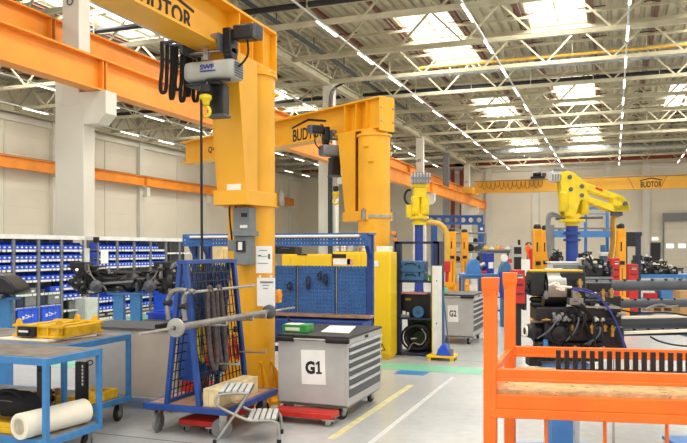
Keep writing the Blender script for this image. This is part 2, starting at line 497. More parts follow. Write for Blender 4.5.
# roof trusses across the hall
def truss(i, y):
    t = thing('roof_truss', 'pale steel roof truss across the hall, %s counted from the photographer' % ORD[i], 'roof truss', (COLX, y, CH), group='roof trusses')
    x0, x1 = WALLX - COLX + .1, 15.5 - COLX
    b = MB(); b.box(x0, x1, -.1, .1, 0, .17); b.build('bottom_chord', 'roof_steel', t, world=False)
    b = MB(); b.box(x0, x1, -.1, .1, 1.5, 1.66); b.build('top_chord', 'roof_steel', t, world=False)
    b = MB(); p = 1.42; n = int((x1 - x0) / p)
    for k in range(n):
        z0, z1 = (.1, 1.55) if k % 2 == 0 else (1.55, .1)
        b.beam((x0 + k * p, 0, z0), (x0 + (k + 1) * p, 0, z1), .075, .075)
    b.build('lattice', 'roof_steel', t, world=False)
for i in range(17): truss(i, 7.0 + 4.5 * i)
# girders along the column lines and deck purlins
for i, (x, z0, z1) in enumerate(((COLX + .03, CH - .12, CH + .28), (WALLX + .6, CH - .12, CH + .3))):
    t = thing('eaves_girder', ['long pale girder running along the row of columns under the roof', 'long pale girder under the roof along the left wall'][i], 'girder', (x, 0, z0))
    b = MB(); b.box(-.16, .16, -4, FARY - .6, 0, .06); b.box(-.16, .16, -4, FARY - .6, z1 - z0 - .06, z1 - z0); b.box(-.03, .03, -4, FARY - .6, .06, z1 - z0 - .06); b.build('chord', 'roof_steel', t, world=False)
    b = MB(); k = -4.0
    while k < FARY - 2:
        b.beam((0, k, .3), (0, k + 1.12, 1.6), .08, .08); b.beam((0, k + 1.12, 1.6), (0, k + 2.25, .3), .08, .08); k += 2.25
    b.build('lattice', 'roof_steel', t, world=False)
PX = [-11.7, -9.3, -6.35, -3.75, -.85, 1.7, 4.4, 7.1, 9.8, -15.6, -18.3, -22.2, -25.2, -29.2, -31.8]
for i, x in enumerate(sorted(PX)):
    b = MB(); b.box(x - .075, x + .075, -4, FARY - .6, DECK - .16, DECK - .01)
    for k in range(18): b.box(x - .55, x + .55, 7 + k * 4.5 - 2.2, 7 + k * 4.5 - 2.12, DECK - .1, DECK - .06)
    tag(origin(b.build('purlin', 'purlin_red'), (x, 20, DECK - .2)), 'red brown purlin along the roof deck, %s from the left wall' % ORD[i], 'purlin', 'roof purlins')
k = 0
for y, r in ((9.3, 1), (13.8, 1), (18.3, 1), (22.8, 1), (27.3, 1), (31.8, 1), (36.2, 1), (40.7, 1), (45.2, 1), (49.8, 1), (54.3, 1), (58.8, 1), (63.2, 1), (67.8, 1), (72.2, 1)):
    b = MB(); b.box(-34, 15.5, y - .05, y + .05, DECK - .3, DECK - .2)
    tag(origin(b.build('cross_purlin', 'roof_steel'), (-10, y, DECK - .3)), 'pale cross purlin between two trusses, %s counted from the photographer' % ORD[k], 'purlin', 'cross purlins'); k += 1
# pipes, cable trays, ducts
def pipe(y, z, r, m, label, name='pipe', x0=-34, x1=15.5, cat='pipe'):
    t = thing(name, label, cat, (-10, y, z))
    b = MB(); b.cyl((x0, y, z), (x1, y, z), r, n=12); b.build('run', m, t)
    b = MB()
    x = x0 + 1
    while x < x1: b.box(x - .02, x + .02, y - r - .02, y + r + .02, z - r - .02, DECK - .3); x += 3.2
    b.build('hanger', 'roof_steel', t)
pipe(24.8, 10.9, .11, 'pipe_black', 'nearest black pipe crossing under the roof near the top edge')
pipe(40.5, 10.85, .14, 'pipe_black', 'long black pipe crossing the roof, second from the photographer')
pipe(56.0, 10.85, .13, 'pipe_black', 'long black pipe crossing the roof, third and farthest')
pipe(35.7, 10.95, .07, 'pipe_yellow', 'yellow gas pipe crossing under the roof', x0=-9.2)
pipe(36.6, 10.75, .1, 'galvanised', 'grey pipe crossing just below the yellow gas pipe', x0=-12)
pipe(70.0, 10.9, .42, 'galvanised', 'fat silver air duct crossing near the far wall', name='air_duct', cat='duct', x0=-12)
t = thing('cable_tray', 'grey cable tray running along the column line under the roof', 'cable tray', (-12.95, 0, 10.6))
b = MB(); b.box(-13.06, -12.86, 4, FARY - 1, 11.1, 11.12); b.box(-13.06, -13.04, 4, FARY - 1, 11.12, 11.2); b.box(-12.88, -12.86, 4, FARY - 1, 11.12, 11.2); b.build('channel', 'dark_grey', t)
b = MB()
for y in range(7, 76, 4): b.box(-12.98, -12.94, y, y + .04, 11.12, DECK - .2)
b.build('hanger', 'dark_grey', t)

# strip lamps on trunking
def lamp_row(x, ys, nm, z=CH - .06):
    b = MB(); b.box(x - .03, x + .03, ys[0] - 1.5, ys[-1] + 3, z, z + .05)
    tag(origin(b.build('lamp_trunking', 'light_grey'), (x, ys[0], z)), 'white lamp trunking along the hall, %s' % nm, 'lamp trunking', 'lamp trunkings')
    return [(x, y, z) for y in ys]
rows = [(-10.0, 'leftmost row right of the columns'), (-4.75, 'second row right of the columns'), (.5, 'third row right of the columns'), (5.7, 'row nearest the right edge'),
        (-32.2, 'row next to the left wall'), (-27.0, 'second row from the left wall'), (-21.6, 'third row from the left wall'), (-16.4, 'row just left of the columns')]
lp0 = None
for x, nm in rows:
    ys = [6.2 + 4.5 * k for k in range(16)]
    for j, p in enumerate(lamp_row(x, ys, nm)):
        if lp0 is None:
            t = thing('strip_lamp', '', 'lamp', p, group='strip lamps under the roof')
            b = MB(); b.box(-.05, .05, 0, 2.0, -.05, 0); b.build('housing', 'white', t, world=False)
            b = MB(); b.box(-.035, .035, .02, 1.98, -.075, -.05); b.build('tube', 'lamp_glow', t, world=False)
            lp0 = t
        else: t = copy_tree(lp0); t.location = p
        t['label'] = 'lit strip lamp, %s of the %s' % (ORD[j], nm)

# ================================================================== JIB CRANES
def i_beam(parent, L, zb, zt, w, name='arm', tf=.03, stiff=()):
    """I-section along local +X from 0 to L"""
    b = MB(); b.box(0, L, -w / 2, w / 2, zt - tf, zt); r = b.build(name + '_top_flange', 'jib_yellow', parent, world=False)
    b = MB(); b.box(0, L, -w / 2, w / 2, zb, zb + tf); b.build(name + '_bottom_flange', 'jib_yellow', parent, world=False)
    b = MB(); b.box(0, L, -.012, .012, zb + tf, zt - tf); b.build(name + '_web', 'jib_yellow', parent, world=False)
    b = MB()
    for x in stiff:
        for sg in (-1, 1): b.box(x, x + .015, min(sg * .012, sg * w * .48), max(sg * .012, sg * w * .48), zb + tf, zt - tf)
    b.build('web_stiffener', 'jib_yellow', parent, world=False)

def jib_crane(label, x, y, ang, L, r=.29, z_arm=(4.07, 4.6), lat=0.0):
    """arm along local +X after turning by ang"""
    t = thing('jib_crane', label, 'crane', (x, y, 0), ang, 'yellow jib cranes')
    zb, zt = z_arm
    B = lambda: MB()
    b = B(); b.cyl((0, 0, .03), (0, 0, zb - .12), r, n=40); b.build('column', 'jib_yellow', t, world=False)
    b = B(); b.cyl((0, 0, 0), (0, 0, .04), r + .2, n=32)
    for k in range(8):
        a = 2 * pi * k / 8 + .2; R = Matrix.Rotation(a, 4, 'Z')
        b.prism([R @ Vector((r - .02, -.008, .04)), R @ Vector((r + .18, -.008, .04)), R @ Vector((r + .18, -.008, .09)), R @ Vector((r, -.008, .42)), R @ Vector((r - .02, -.008, .42))], R @ Vector((0, .016, 0)))
    b.build('base_flange', 'jib_yellow', t, world=False)
    b = B()
    for k in range(12): a = 2 * pi * k / 12 + .3; b.cyl(((r + .14) * cos(a), (r + .14) * sin(a), .03), ((r + .14) * cos(a), (r + .14) * sin(a), .085), .02, n=6)
    b.build('anchor_bolts', 'steel', t, world=False)
    b = B(); b.cyl((0, 0, zb - .12), (0, 0, zb - .08), r + .03, n=40); b.cyl((0, 0, zb - .08), (0, 0, zb), r - .05, n=32); b.build('head_bearing', 'jib_yellow', t, world=False)
    i_beam(t, L, zb, zt, .37, stiff=(.02, .3, .62))
    b = B(); b.box(-r - .03, .02, -.185, .185, zb, zb + .03); b.box(-r - .03, .02, -.185, .185, zt - .03, zt); b.box(-r - .05, -r - .03, -.185, .185, zb - .05, zt)
    for sg in (-1, 1): b.box(-r - .03, .02, sg * .1 - .008, sg * .1 + .008, zb + .03, zt - .03)
    b.build('arm_root', 'jib_yellow', t, world=False, bev=.004)
    b = B()
    for sg in (-1, 1):
        for z in (zb + .12, zb + .36): b.cyl((-r - .05, sg * .14, z), (-r - .065, sg * .14, z), .02, n=6)
    b.build('root_bolts', 'steel', t, world=False)
    # mast box hanging from the arm down to the lower bearing
    b = B()
    z0 = 2.5
    pr = [(r + .02, 0, z0), (r + .3, 0, z0), (r + .52, 0, zb), (r + .02, 0, zb)]
    b.prism([(p[0], lat - .19, p[2]) for p in pr], (0, .016, 0)); b.prism([(p[0], lat + .174, p[2]) for p in pr], (0, .016, 0))
    b._f([(r + .28, lat - .174, z0), (r + .28, lat + .174, z0), (r + .5, lat + .174, zb), (r + .5, lat - .174, zb), (r + .295, lat - .174, z0), (r + .295, lat + .174, z0), (r + .515, lat + .174, zb), (r + .515, lat - .174, zb)], [(0, 1, 2, 3), (7, 6, 5, 4), (0, 4, 5, 1), (2, 6, 7, 3), (0, 3, 7, 4), (1, 5, 6, 2)])
    b.build('mast', 'jib_yellow', t, world=False)
    b = B(); b.prism([(r + .34, lat - .22, z0 - .14), (r + .34, lat + .22, z0 - .14), (r + .02, lat + .24, z0 - .14), (.12, r + .035, z0 - .14), (-.14, r + .035, z0 - .14), (-.14, -r - .035, z0 - .14), (.12, -r - .035, z0 - .14), (r + .02, lat - .24, z0 - .14)], (0, 0, .17))
    b.build('lower_bracket', 'jib_yellow', t, world=False, bev=.006)
    b = B(); b.lathe((0, 0, z0 - .09), (0, 0, 1), [(0, r + .005), (0, r + .03), (.05, r + .03), (.05, r + .005)], 40); b.build('bearing_track', 'steel', t, world=False)
    b = B()
    for sg in (-1, 1): b.cyl((-r * .35, sg * (r + .06), z0 - .12), (-r * .35, sg * (r + .06), z0 + .05), .045, n=12); b.cyl((-r * .35, sg * (r + .06), z0 + .05), (-r * .35, sg * (r + .06), z0 + .08), .02, n=8)
    b.build('side_roller', 'tube_steel', t, world=False)
    b = B()
    for (a, z) in ((1.9, zb - .35), (-1.9, zb - .35), (2.2, zb - .62)): R = Matrix.Rotation(a, 4, 'Z'); b.prism([R @ Vector((r - .01, -.05, z)), R @ Vector((r + .05, -.05, z + .03)), R @ Vector((r - .01, -.05, z + .06))], R @ Vector((0, .1, 0)))
    b.build('climbing_lug', 'jib_yellow', t, world=False)
    return t

def roof_logo(t, mx, w, h):
    """company lettering under a roof line, w wide and h high at its lower left corner mx"""
    text_mesh('BUDTOR', w * .94, h * .62, mx @ Matrix.Translation((w * .03, 0, 0)), 'lettering', 'ink', t, .004, .02)
    b = MB(); th = h * .1
    P = [(-.01 * w, h * .66), (w * .5, h * .9), (w * 1.01, h * .66), (w * 1.01, h * .66 + th), (w * .5, h * .9 + th * 1.1), (-.01 * w, h * .66 + th)]
    b.prism([mx @ Vector((p[0], p[1], 0)) for p in P[:2] + P[4:]], mx.to_3x3() @ Vector((0, 0, .004)))
    b.prism([mx @ Vector((p[0], p[1], 0)) for p in P[1:5]], mx.to_3x3() @ Vector((0, 0, .004)))
    b.build('roof_emblem', 'ink', t)

JX, JY = -4.2, 8.05
j1 = jib_crane('near yellow jib crane with a grey control box and two notices on its column', JX, JY, -pi / 2, 10.5, lat=.05)
roof_logo(j1, frame_mx((JX + .013, 5.58, 4.16), (0, 1, 0), (0, 0, 1)), 1.12, .3)
# rating plate on the mast
b = MB(); p = atY(226, 203, 7.42); q = atY(240, 194, 7.42); b.box(p.x, q.x, 7.44, 7.455, 2.5, 2.6); b.build('rating_plate', 'foam_white', j1)
# jib 2
J2 = Vector((-4.08, 12.6, 0)); A2 = Vector((-.87, .49, 0)).normalized()
ang2 = math.atan2(A2.y, A2.x)
j2 = jib_crane('farther yellow jib crane with its arm reaching to the left and black roof lettering', J2.x, J2.y, ang2, 7.1, z_arm=(4.0, 4.56))
side = Vector((-A2.y, A2.x, 0)); side = -side if side.y > 0 else side     # towards the photographer
roof_logo(j2, frame_mx(tuple(J2 + A2 * 2.5 + side * .013 + Vector((0, 0, 4.06))), tuple(-A2), (0, 0, 1)), 1.12, .42)
text_mesh('Q=1000kg', 1.0, .19, frame_mx(tuple(J2 + A2 * 5.95 + side * .013 + Vector((0, 0, 4.15))), tuple(-A2), (0, 0, 1)), 'lettering', 'ink', j2, .004, .02)

# control box, papers and plate on the near column : parts lying on the column front
t = thing('control_box', 'grey electrical control box mounted on the near jib column', 'electrical box', (-4.3, 7.7, 1.7))
def px_box(b, px0, py0, px1, py1, Y, d, m=0):
    p, q = atY(px0, py1, Y), atY(px1, py0, Y); b.box(p.x, q.x, Y, Y + d, p.z, q.z, m)
b = MB(); px_box(b, 234, 236, 249, 265, 7.6, .16); b.build('lower_housing', 'box_grey', t, bev=.006)
b = MB(); px_box(b, 233, 207, 249, 235, 7.58, .18); b.build('upper_housing', 'box_grey', t, bev=.006)
b = MB(); px_box(b, 232, 231, 251, 236, 7.56, .2); b.build('lid_rim', 'box_grey', t, bev=.003)
b = MB(); px_box(b, 228, 240, 234, 251, 7.62, .1); b.build('switch_housing', 'box_grey', t, bev=.004)
b = MB(); px_box(b, 236, 241, 245, 252, 7.585, .012); b.build('window', 'screen', t)
b = MB(); px_box(b, 238, 242, 242, 250, 7.578, .006); b.build('label_plate', 'white', t)
b = MB(); px_box(b, 241, 213, 247, 217, 7.57, .01); b.build('display', 'screen', t)
b = MB(); px_box(b, 240, 225, 247, 228, 7.57, .01); b.build('name_plate', 'white', t)
b = MB(); b.tube([atY(236, 208, 7.62), atY(235, 204, 7.64), atY(229, 205, 7.66), atY(230, 222, 7.66), atY(232, 240, 7.66)], .011, 8, smooth=2); b.build('supply_cable', 'rubber', t)
def paper_on(name, label, px0, py0, px1, py1, Y, lines, tab=False):
    t = thing(name, label, 'notice', tuple(atY((px0 + px1) / 2, py1, Y)))
    b = MB(); px_box(b, px0, py0, px1, py1, Y, .006); b.build('sheet', 'paper', t)
    for (a, c, e, f, m) in lines:
        b = MB(); px_box(b, a, c, e, f, Y - .003, .003); b.build('print', m, t)
    if tab:
        b = MB(); px_box(b, px0 + 2, py0 - 3, px0 + 4, py0 + 1, Y - .002, .005); px_box(b, px1 - 5, py0 - 3, px1 - 3, py0 + 1, Y - .002, .005); b.build('tape', 'white', t)
paper_on('notice_sheet', 'upper white notice sheet on the near jib column', 256, 246, 272, 273, 7.72, [(259, 250, 267, 250.7, 'mid_grey'), (258, 255, 261, 256.4, 'green_dark'), (261, 256, 267, 256.6, 'mid_grey'), (268, 254, 270, 259, 'green_dark'), (258, 263, 268, 263.6, 'mid_grey')])
paper_on('notice_sheet', 'lower white notice sheet taped to the near jib column', 257, 278, 275, 306, 7.71, [(260, 281.5, 273, 283, 'mid_grey'), (262, 285, 269, 285.6, 'mid_grey'), (263, 288, 268, 288.6, 'mid_grey')], True)
t = thing('limit_switch', 'small orange switch on the right flank of the near jib column', 'switch', tuple(atY(278, 297, 7.95)))
b = MB(); px_box(b, 275.5, 290, 279, 303, 7.9, .08); b.build('body', 'lift_amber', t, bev=.004)
b = MB(); p = atY(279, 295, 7.9); b.cyl(p, p + Vector((.03, -.03, 0)), .03, n=12); b.build('button', 'rail_orange', t)
# bent orange guard tubes in front of the column foot
t = thing('tube_bracket', 'pair of slim orange bent tubes standing before the near jib column foot', 'tube', tuple(atZ(268, 405, 0)))
for (a, c) in ((259, 262), (270, 277)):
    b = MB(); Y = 7.48
    b.tube([atY(a, 405, Y) * Vector((1, 1, 0)) if False else Vector((atY(a, 405, Y).x, Y, .0)), atY(a, 385, Y), atY(a - .5, 366, Y), atY(a + 1.5, 361, Y), atY(a + 3, 366, Y + .02), atY(c + 2, 395, Y + .1), Vector((atY(c + 2, 400, Y + .12).x, Y + .12, 0))], .014, 8, smooth=2)
    b.build('bent_tube', 'lift_amber', t)

# ------------------------------------------------------------------ electric chain hoists
def hoist(label, loc, rz, drop, hook_y, big=True):
    """hangs under an arm flange; local +X = motor side, z=0 at the bottom flange underside"""
    t = thing('chain_hoist', label, 'hoist', loc, rz)
    w = dict(world=False)
    b = MB()
    for sg in (-1, 1): b.box(sg * .23 - .012, sg * .23 + .012, -.16, .16, -.08, .1)
    b.build('trolley_plate', 'dark_grey', t, bev=.004, **w)
    for sg in (-1, 1):
        for yy in (-.1, .1):
            b = MB(); b.cyl((sg * .22, yy, .065), (sg * .13, yy, .065), .05, n=16); b.build('trolley_wheel', 'tube_steel', t, **w)
    b = MB(); b.cyl((-.26, 0, -.05), (.26, 0, -.05), .02, n=12); b.box(-.03, .03, -.03, .03, -.14, -.03); b.build('suspension_bar', 'steel', t, **w)
    b = MB(); b.box(.24, .34, -.09, .09, -.1, .17); b.cyl((.24, 0, -.1), (.34, 0, -.1), .075, n=16); b.build('gear_case', 'machine_black', t, bev=.012, **w)
    b = MB(); b.box(.36, .6, -.085, .085, .03, .19); b.build('travel_motor', 'black', t, bev=.02, **w)
    b = MB(); b.box(.6, .645, -.08, .08, .035, .185)
    for k in range(5): b.box(.645, .652, -.07, .07, .045 + k * .028, .058 + k * .028)
    b.build('motor_fan_cover', 'dark_grey', t, bev=.008, **w)
    b = MB(); b.tube([(.5, 0, .03), (.52, -.01, -.12), (.47, -.02, -.2), (.4, -.02, -.25)], .012, 8, smooth=2); b.build('motor_cable', 'rubber', t, **w)
    # rounded housing along X
    b = MB(); pr = []
    for k in range(16):
        a = 2 * pi * k / 16; c, s_ = cos(a), sin(a)
        pr.append((.145 * (abs(c) ** .5) * (1 if c > 0 else -1), .112 * (abs(s_) ** .5) * (1 if s_ > 0 else -1)))
    vs, fs = [], []
    for (x, sc) in ((-.22, .8), (-.2, .95), (-.15, 1), (.32, 1), (.36, .97), (.39, .86)):
        for (yy, zz) in pr: vs.append((x, yy * sc, -.28 + zz * sc))
    for k in range(5): fs += [(k * 16 + i, k * 16 + (i + 1) % 16, (k + 1) * 16 + (i + 1) % 16, (k + 1) * 16 + i) for i in range(16)]
    fs += [tuple(range(15, -1, -1)), tuple(range(80, 96))]
    b._f(vs, fs); h = b.build('housing', 'hoist_grey', t, ang=50, **w)
    b = MB()
    for k in range(6): b.box(.392, .398, -.09, .09, -.36 + k * .028, -.345 + k * .028)
    b.build('fan_grille', 'dark_grey', t, **w)
    b = MB(); b.box(-.2, .2, -.12, .12, -.44, -.405); b.build('chain_guide', 'black', t, bev=.01, **w)
    b = MB(); b.box(.02, .22, -.04, .11, -.76, -.42); b.build('chain_bag', 'black', t, bev=.015, **w)
    b = MB(); b.box(.005, .235, -.05, .12, -.775, -.745); b.build('bag_rim', 'dark_grey', t, bev=.006, **w)
    # hook block
    hx = .06
    b = MB(); b.tube([(hx, hook_y, -.4), (hx, hook_y, -drop + .02)], .008, 6); b.tube([(hx + .035, hook_y, -.4), (hx + .035, hook_y, -drop + .02)], .008, 6); b.build('load_chain', 'steel', t, **w)
    b = MB(); b.lathe((hx + .017, hook_y, -drop + .06), (0, 0, -1), [(0, .03), (.01, .055), (.09, .055), (.11, .03)], 16); b.build('hook_sleeve', 'black', t, **w)
    b = MB(); b.lathe((hx + .017, hook_y, -drop - .05), (0, 0, -1), [(0, .03), (.015, .065), (.05, .07), (.075, .05), (.12, .04)], 16); b.build('hook_block', 'robot_yellow', t, **w)
    b = MB(); c = (hx + .017, hook_y, -drop - .24)
    b.tube([(c[0], c[1], c[2] + .09)] + [(c[0] + .055 * sin(a), c[1], c[2] + .055 * cos(a)) for a in [k * pi / 8 for k in range(0, 13)]], .018, 8); b.build('hook', 'robot_yellow', t, **w)
    return t
h1 = hoist('grey electric chain hoist with black motor hanging under the near jib arm', (-4.2, 7.0, 4.07), 0, .5, -.16)
text_mesh('SWF', .17, .055, frame_mx((-4.2, 6.852, 3.79), (1, 0, 0), (0, 0, 1)), 'lettering', 'ink_blue', h1, .003, .03)
b = MB(); b.box(-4.2, -4.01, 6.85, 6.854, 3.765, 3.78); b.build('brand_line', 'ink_blue', h1)
c2 = J2 + A2 * .98
h2 = hoist('dark chain hoist with yellow hook hanging under the farther jib arm', (c2.x, c2.y, 4.0), math.atan2(side.y, side.x) - pi * .08, 1.0, 0)
h2.children[9].data = h2.children[9].data
for ch in h2.children:
    if ch.name.startswith('housing'):
        ch.data = ch.data.copy(); ch.data.materials[0] = M['mid_grey']
# pendant cable and festoon loops under the near arm
t = thing('pendant_cable', 'long black pendant control cable hanging from the near chain hoist', 'cable', (-4.4, 6.8, 1.75))
b = MB(); p, q = atY(201, 92, 6.8), atY(202, 262, 6.8); b.tube([q, p, p + Vector((.02, 0, .1)), p + Vector((.1, .02, .14)), p + Vector((.3, .1, .13))], .014, 8, smooth=1); b.build('cord', 'rubber', t)
b = MB(); b.box(q.x - .035, q.x + .035, 6.77, 6.83, q.z - .22, q.z); b.build('push_button_box', 'black', t, bev=.01)
b = MB()
for k in range(4): b.cyl((q.x, 6.77, q.z - .04 - k * .045), (q.x, 6.758, q.z - .04 - k * .045), .014, n=10)
b.build('push_buttons', 'robot_yellow', t)
for k in range(6):
    y0 = 6.72 + k * .118 + (.0, .02, -.015, .02, -.01, .0)[k]; d = (.58, .62, .5, .6, .52, .56)[k]; x = -4.56 + .02 * (k % 3)
    t = thing('festoon_cable', 'black cable loop beside the near jib arm, %s from its free end' % ORD[k], 'cable', (x, y0, 4.1), group='festoon cable loops')
    b = MB(); w_ = (.05, .03, .055, .04, .03, .05)[k]
    pts = [(x, y0 - w_, 4.08), (x, y0 - w_ * .8, 4.1 - d * .5), (x - .02, y0 - w_ * 1.2, 4.1 - d * .9), (x - .02, y0, 4.1 - d), (x - .02, y0 + w_ * 1.3, 4.1 - d * .88), (x, y0 + w_ * .9, 4.1 - d * .45), (x, y0 + w_, 4.08)]
    for e in (-.012, .012): b.tube([Vector(p) + Vector((e, 0, 0)) for p in pts], .011, 6, smooth=2)
    b.build('loop', 'rubber', t)
    b = MB(); b.box(x - .04, -4.388, y0 - .03, y0 + .03, 4.075, 4.1); b.build('carrier', 'dark_grey', t, bev=.004)

# ================================================================== TOOL CABINETS ON WHEELS
def caster(parent, x, y, r=.07, rz=0, plate_z=None, tire='rubber', w=.04):
    R = Matrix.Translation((x, y, 0)) @ Matrix.Rotation(rz, 4, 'Z'); f = lambda *p: R @ Vector(p)
    b = MB(); b.lathe(f(0, -w / 2, r), R.to_3x3() @ Vector((0, 1, 0)), [(0, r * .8), (.006, r), (w - .006, r), (w, r * .8)], 20); wh = b.build('wheel', tire, parent)
    b = MB(); b.cyl(f(0, -w * .62, r), f(0, w * .62, r), r * .5, n=16); b.build('hub', 'mid_grey', wh)
    z = plate_z or r * 2.25
    b = MB()
    for sg in (-1, 1): b.prism([f(-.02, sg * w * .75, r - .02), f(.02, sg * w * .75, r - .02), f(.06, sg * w * .75, z - .012), f(-.02, sg * w * .75, z - .012)], R.to_3x3() @ Vector((0, .005, 0)))
    P = [f(a, c, z - .014) for a, c in ((-.05, -.045), (.08, -.045), (.08, .045), (-.05, .045))]; b.prism(P, (0, 0, .014))
    b.build('caster_fork', 'steel', parent)

def tool_cart(code, label, x0, x1, y0, y1, zt, sign, group='wheeled tool cabinets'):
    t = thing('tool_cabinet', label, 'cabinet', ((x0 + x1) / 2, (y0 + y1) / 2, 0), group=group)
    zb = .165
    b = MB(); b.box(x0, x1 - .03, y0, y1, zb, zt - .03); b.build('body', 'cart_grey', t, bev=.008)
    b = MB(); b.box(x0 + .02, x1 - .02, y0 + .03, y1 - .03, zb - .03, zb); b.build('chassis', 'mid_grey', t)
    b = MB(); b.box(x0 - .01, x1 + .01, y0 - .01, y1 + .01, zt - .03, zt); b.build('worktop', 'black', t, bev=.006)
    # frame round the drawer side
    b = MB(); b.box(x1 - .03, x1, y0, y0 + .03, zb, zt - .03); b.box(x1 - .03, x1, y1 - .03, y1, zb, zt - .03); b.box(x1 - .03, x1, y0 + .03, y1 - .03, zb, zb + .08); b.box(x1 - .03, x1, y0 + .03, y1 - .03, zt - .09, zt - .03); b.build('drawer_frame', 'cart_grey', t)
    hs = [.075, .085, .085, .09, .1, .13]; tot = sum(hs); sc = (zt - .09 - (zb + .08)) / tot; z = zt - .09
    for h in hs:
        h *= sc
        b = MB(); b.box(x1 - .028, x1 - .004, y0 + .035, y1 - .035, z - h + .004, z - .004); dr = b.build('drawer', 'dark_grey', t)
        b = MB(); b.prism([(x1 - .004, y0 + .035, z - .004), (x1 + .02, y0 + .035, z - .008), (x1 + .02, y0 + .035, z - .03), (x1 + .012, y0 + .035, z - .034), (x1 - .004, y0 + .035, z - .034)], (0, y1 - y0 - .07, 0)); b.build('drawer_pull', 'light_grey', dr)
        z -= h
    b = MB(); b.box(x1, x1 + .004, (y0 + y1) / 2 - .03, (y0 + y1) / 2 + .09, zt - .075, zt - .045); b.build('maker_badge', 'ink', t)
    b = MB()
    for (a, c) in ((x0 + .0, x0 + .2), (x1 - .24, x1 + .02)): b.cyl((a, y0 - .03, zt - .045), (c, y0 - .03, zt - .045), .028, n=12)
    b.build('push_bar_grips', 'rubber', t)
    b = MB(); b.cyl((x0 + .2, y0 - .03, zt - .045), (x1 - .24, y0 - .03, zt - .045), .012, n=10); b.build('push_bar', 'steel', t)
    k = 0
    for x in (x0 + .08, x1 - .1):
        for y in (y0 + .1, y1 - .1): caster(t, x, y, .07, rz=(.35, pi / 2 + .2, 1.2, pi / 2 - .15)[k], plate_z=zb - .03, w=.036); k += 1
    (sx, sw, sz, sh) = sign
    s = MB(); R = Matrix.Translation((sx, y0 - .004, sz)) @ Matrix.Rotation(-.03, 4, 'Y')
    s.box(0, sw, -.002, .002, 0, sh, mx=R); pp = s.build('paper_sign', 'paper', t)
    ro = lambda u, v: R @ Vector((sw * u, -.0025, sh * v)); rx, rz_ = R.to_3x3() @ Vector((1, 0, 0)), R.to_3x3() @ Vector((0, 0, 1))
    if code == 'G1':
        text_mesh('G', sw * .4, sh * .38, frame_mx(tuple(ro(.17, .3)), tuple(rx), tuple(rz_)), 'letter', 'ink', pp, .002, .05)
        g = MB(); g.prism([ro(u, v) for u, v in ((.62, .31), (.85, .31), (.85, .365), (.775, .365), (.775, .68), (.71, .68), (.61, .62), (.61, .56), (.69, .6), (.69, .365), (.62, .365))], R.to_3x3() @ Vector((0, -.002, 0))); g.build('digit', 'ink', pp)
    else: text_mesh(code, sw * .68, sh * .38, frame_mx(tuple(ro(.16, .32)), tuple(rx), tuple(rz_)), 'lettering', 'ink', pp, .002, .025)
    return t
GX0, GX1, GY0, GY1 = -3.486, -2.66, 7.31, 8.49
p, q = atY(302, 384, GY0), atY(326, 351, GY0)
tool_cart('G1', 'grey wheeled tool cabinet with the G1 paper sign beside the near jib column', GX0, GX1, GY0, GY1, .91, (p.x, q.x - p.x, p.z, q.z - p.z))
p, q = atY(448, 322, 14.0), atY(458.5, 305.5, 14.0)
tool_cart('G2', 'grey wheeled tool cabinet with the G2 paper sign behind the white board', -3.36, -2.53, 14.0, 15.18, .97, (p.x, q.x - p.x, p.z, q.z - p.z))
# things on G1
b = MB(); Z = .912
P = [atZ(a, c, Z) for a, c in ((321, 332), (349, 333.5), (356, 326.5), (330, 326))]
b.prism(P, (0, 0, .006)); tag(origin(b.build('paper_sheet', 'paper'), tuple(P[0])), 'white sheet of paper lying on the G1 cabinet', 'paper')
t = thing('green_carton', 'small green carton lying at the left of the G1 cabinet top', 'box', (-3.25, 7.6, .91))
b = MB(); p = atY(284, 333, 7.55); q = atY(308, 325.5, 7.55); b.box(p.x, q.x, 7.5, 7.72, .91, .995); b.build('carton_body', 'green', t, bev=.004)
b = MB(); b.box(p.x + .04, q.x - .08, 7.496, 7.5, .93, .965); b.build('printed_panel', 'foam_white', t)
b = MB(); b.box(p.x + .02, q.x - .1, 7.53, 7.69, .995, .998); b.build('lid_label', 'foam_white', t)
t = thing('hand_tool', 'thin dark tool leaning over the green carton', 'tool', (-3.3, 7.9, .91))
b = MB(); b.tube([atY(290, 321, 7.85), atY(296, 324, 7.8), (atY(303, 327, 7.78))], .01, 6); b.build('shaft', 'black', t)
b = MB(); p = atY(290, 321, 7.85); b.cyl(p, p + Vector((-.05, .02, .05)), .014, n=8); b.build('grip', 'rubber', t)

# ================================================================== YELLOW SAFETY CABINETS
def cabinet(label, x0, x1, y0, y1, zt, m, marks):
    t = thing('safety_cabinet', label, 'cabinet', ((x0 + x1) / 2, y0, 0), group='yellow safety cabinets')
    b = MB(); b.box(x0, x1, y0 + .02, y1, .05, zt); b.box(x0 + .02, x1 - .02, y0 + .04, y1, 0, .05); b.build('body', m, t, bev=.006)
    xm = (x0 + x1) / 2
    for (a, c, h) in ((x0 + .008, xm - .003, xm - .05), (xm + .003, x1 - .008, xm + .05)):
        b = MB(); b.box(a, c, y0, y0 + .02, .08, zt - .03); d = b.build('door', m, t, bev=.004)
        b = MB(); b.box(h - .02, h + .02, y0 - .012, y0, .95, 1.12); b.cyl((h, y0 - .012, 1.03), (h, y0 - .022, 1.03), .014, n=10); b.build('door_latch', 'black', d)
    for (nm, px0, py0, px1, py1, mm) in marks:
        b = MB(); px_box(b, px0, py0, px1, py1, y0 - .005, .004); b.build(nm, mm, t)
    return t
cabinet('left yellow safety cabinet behind the blue pegboard', -5.50, -4.56, 11.68, 12.08, 1.76, 'cabinet_yellow',
    [('warning_label', 297, 254, 307, 255.4, 'ink'), ('vent_line', 290, 258, 291, 264, 'fixture_yellow')])
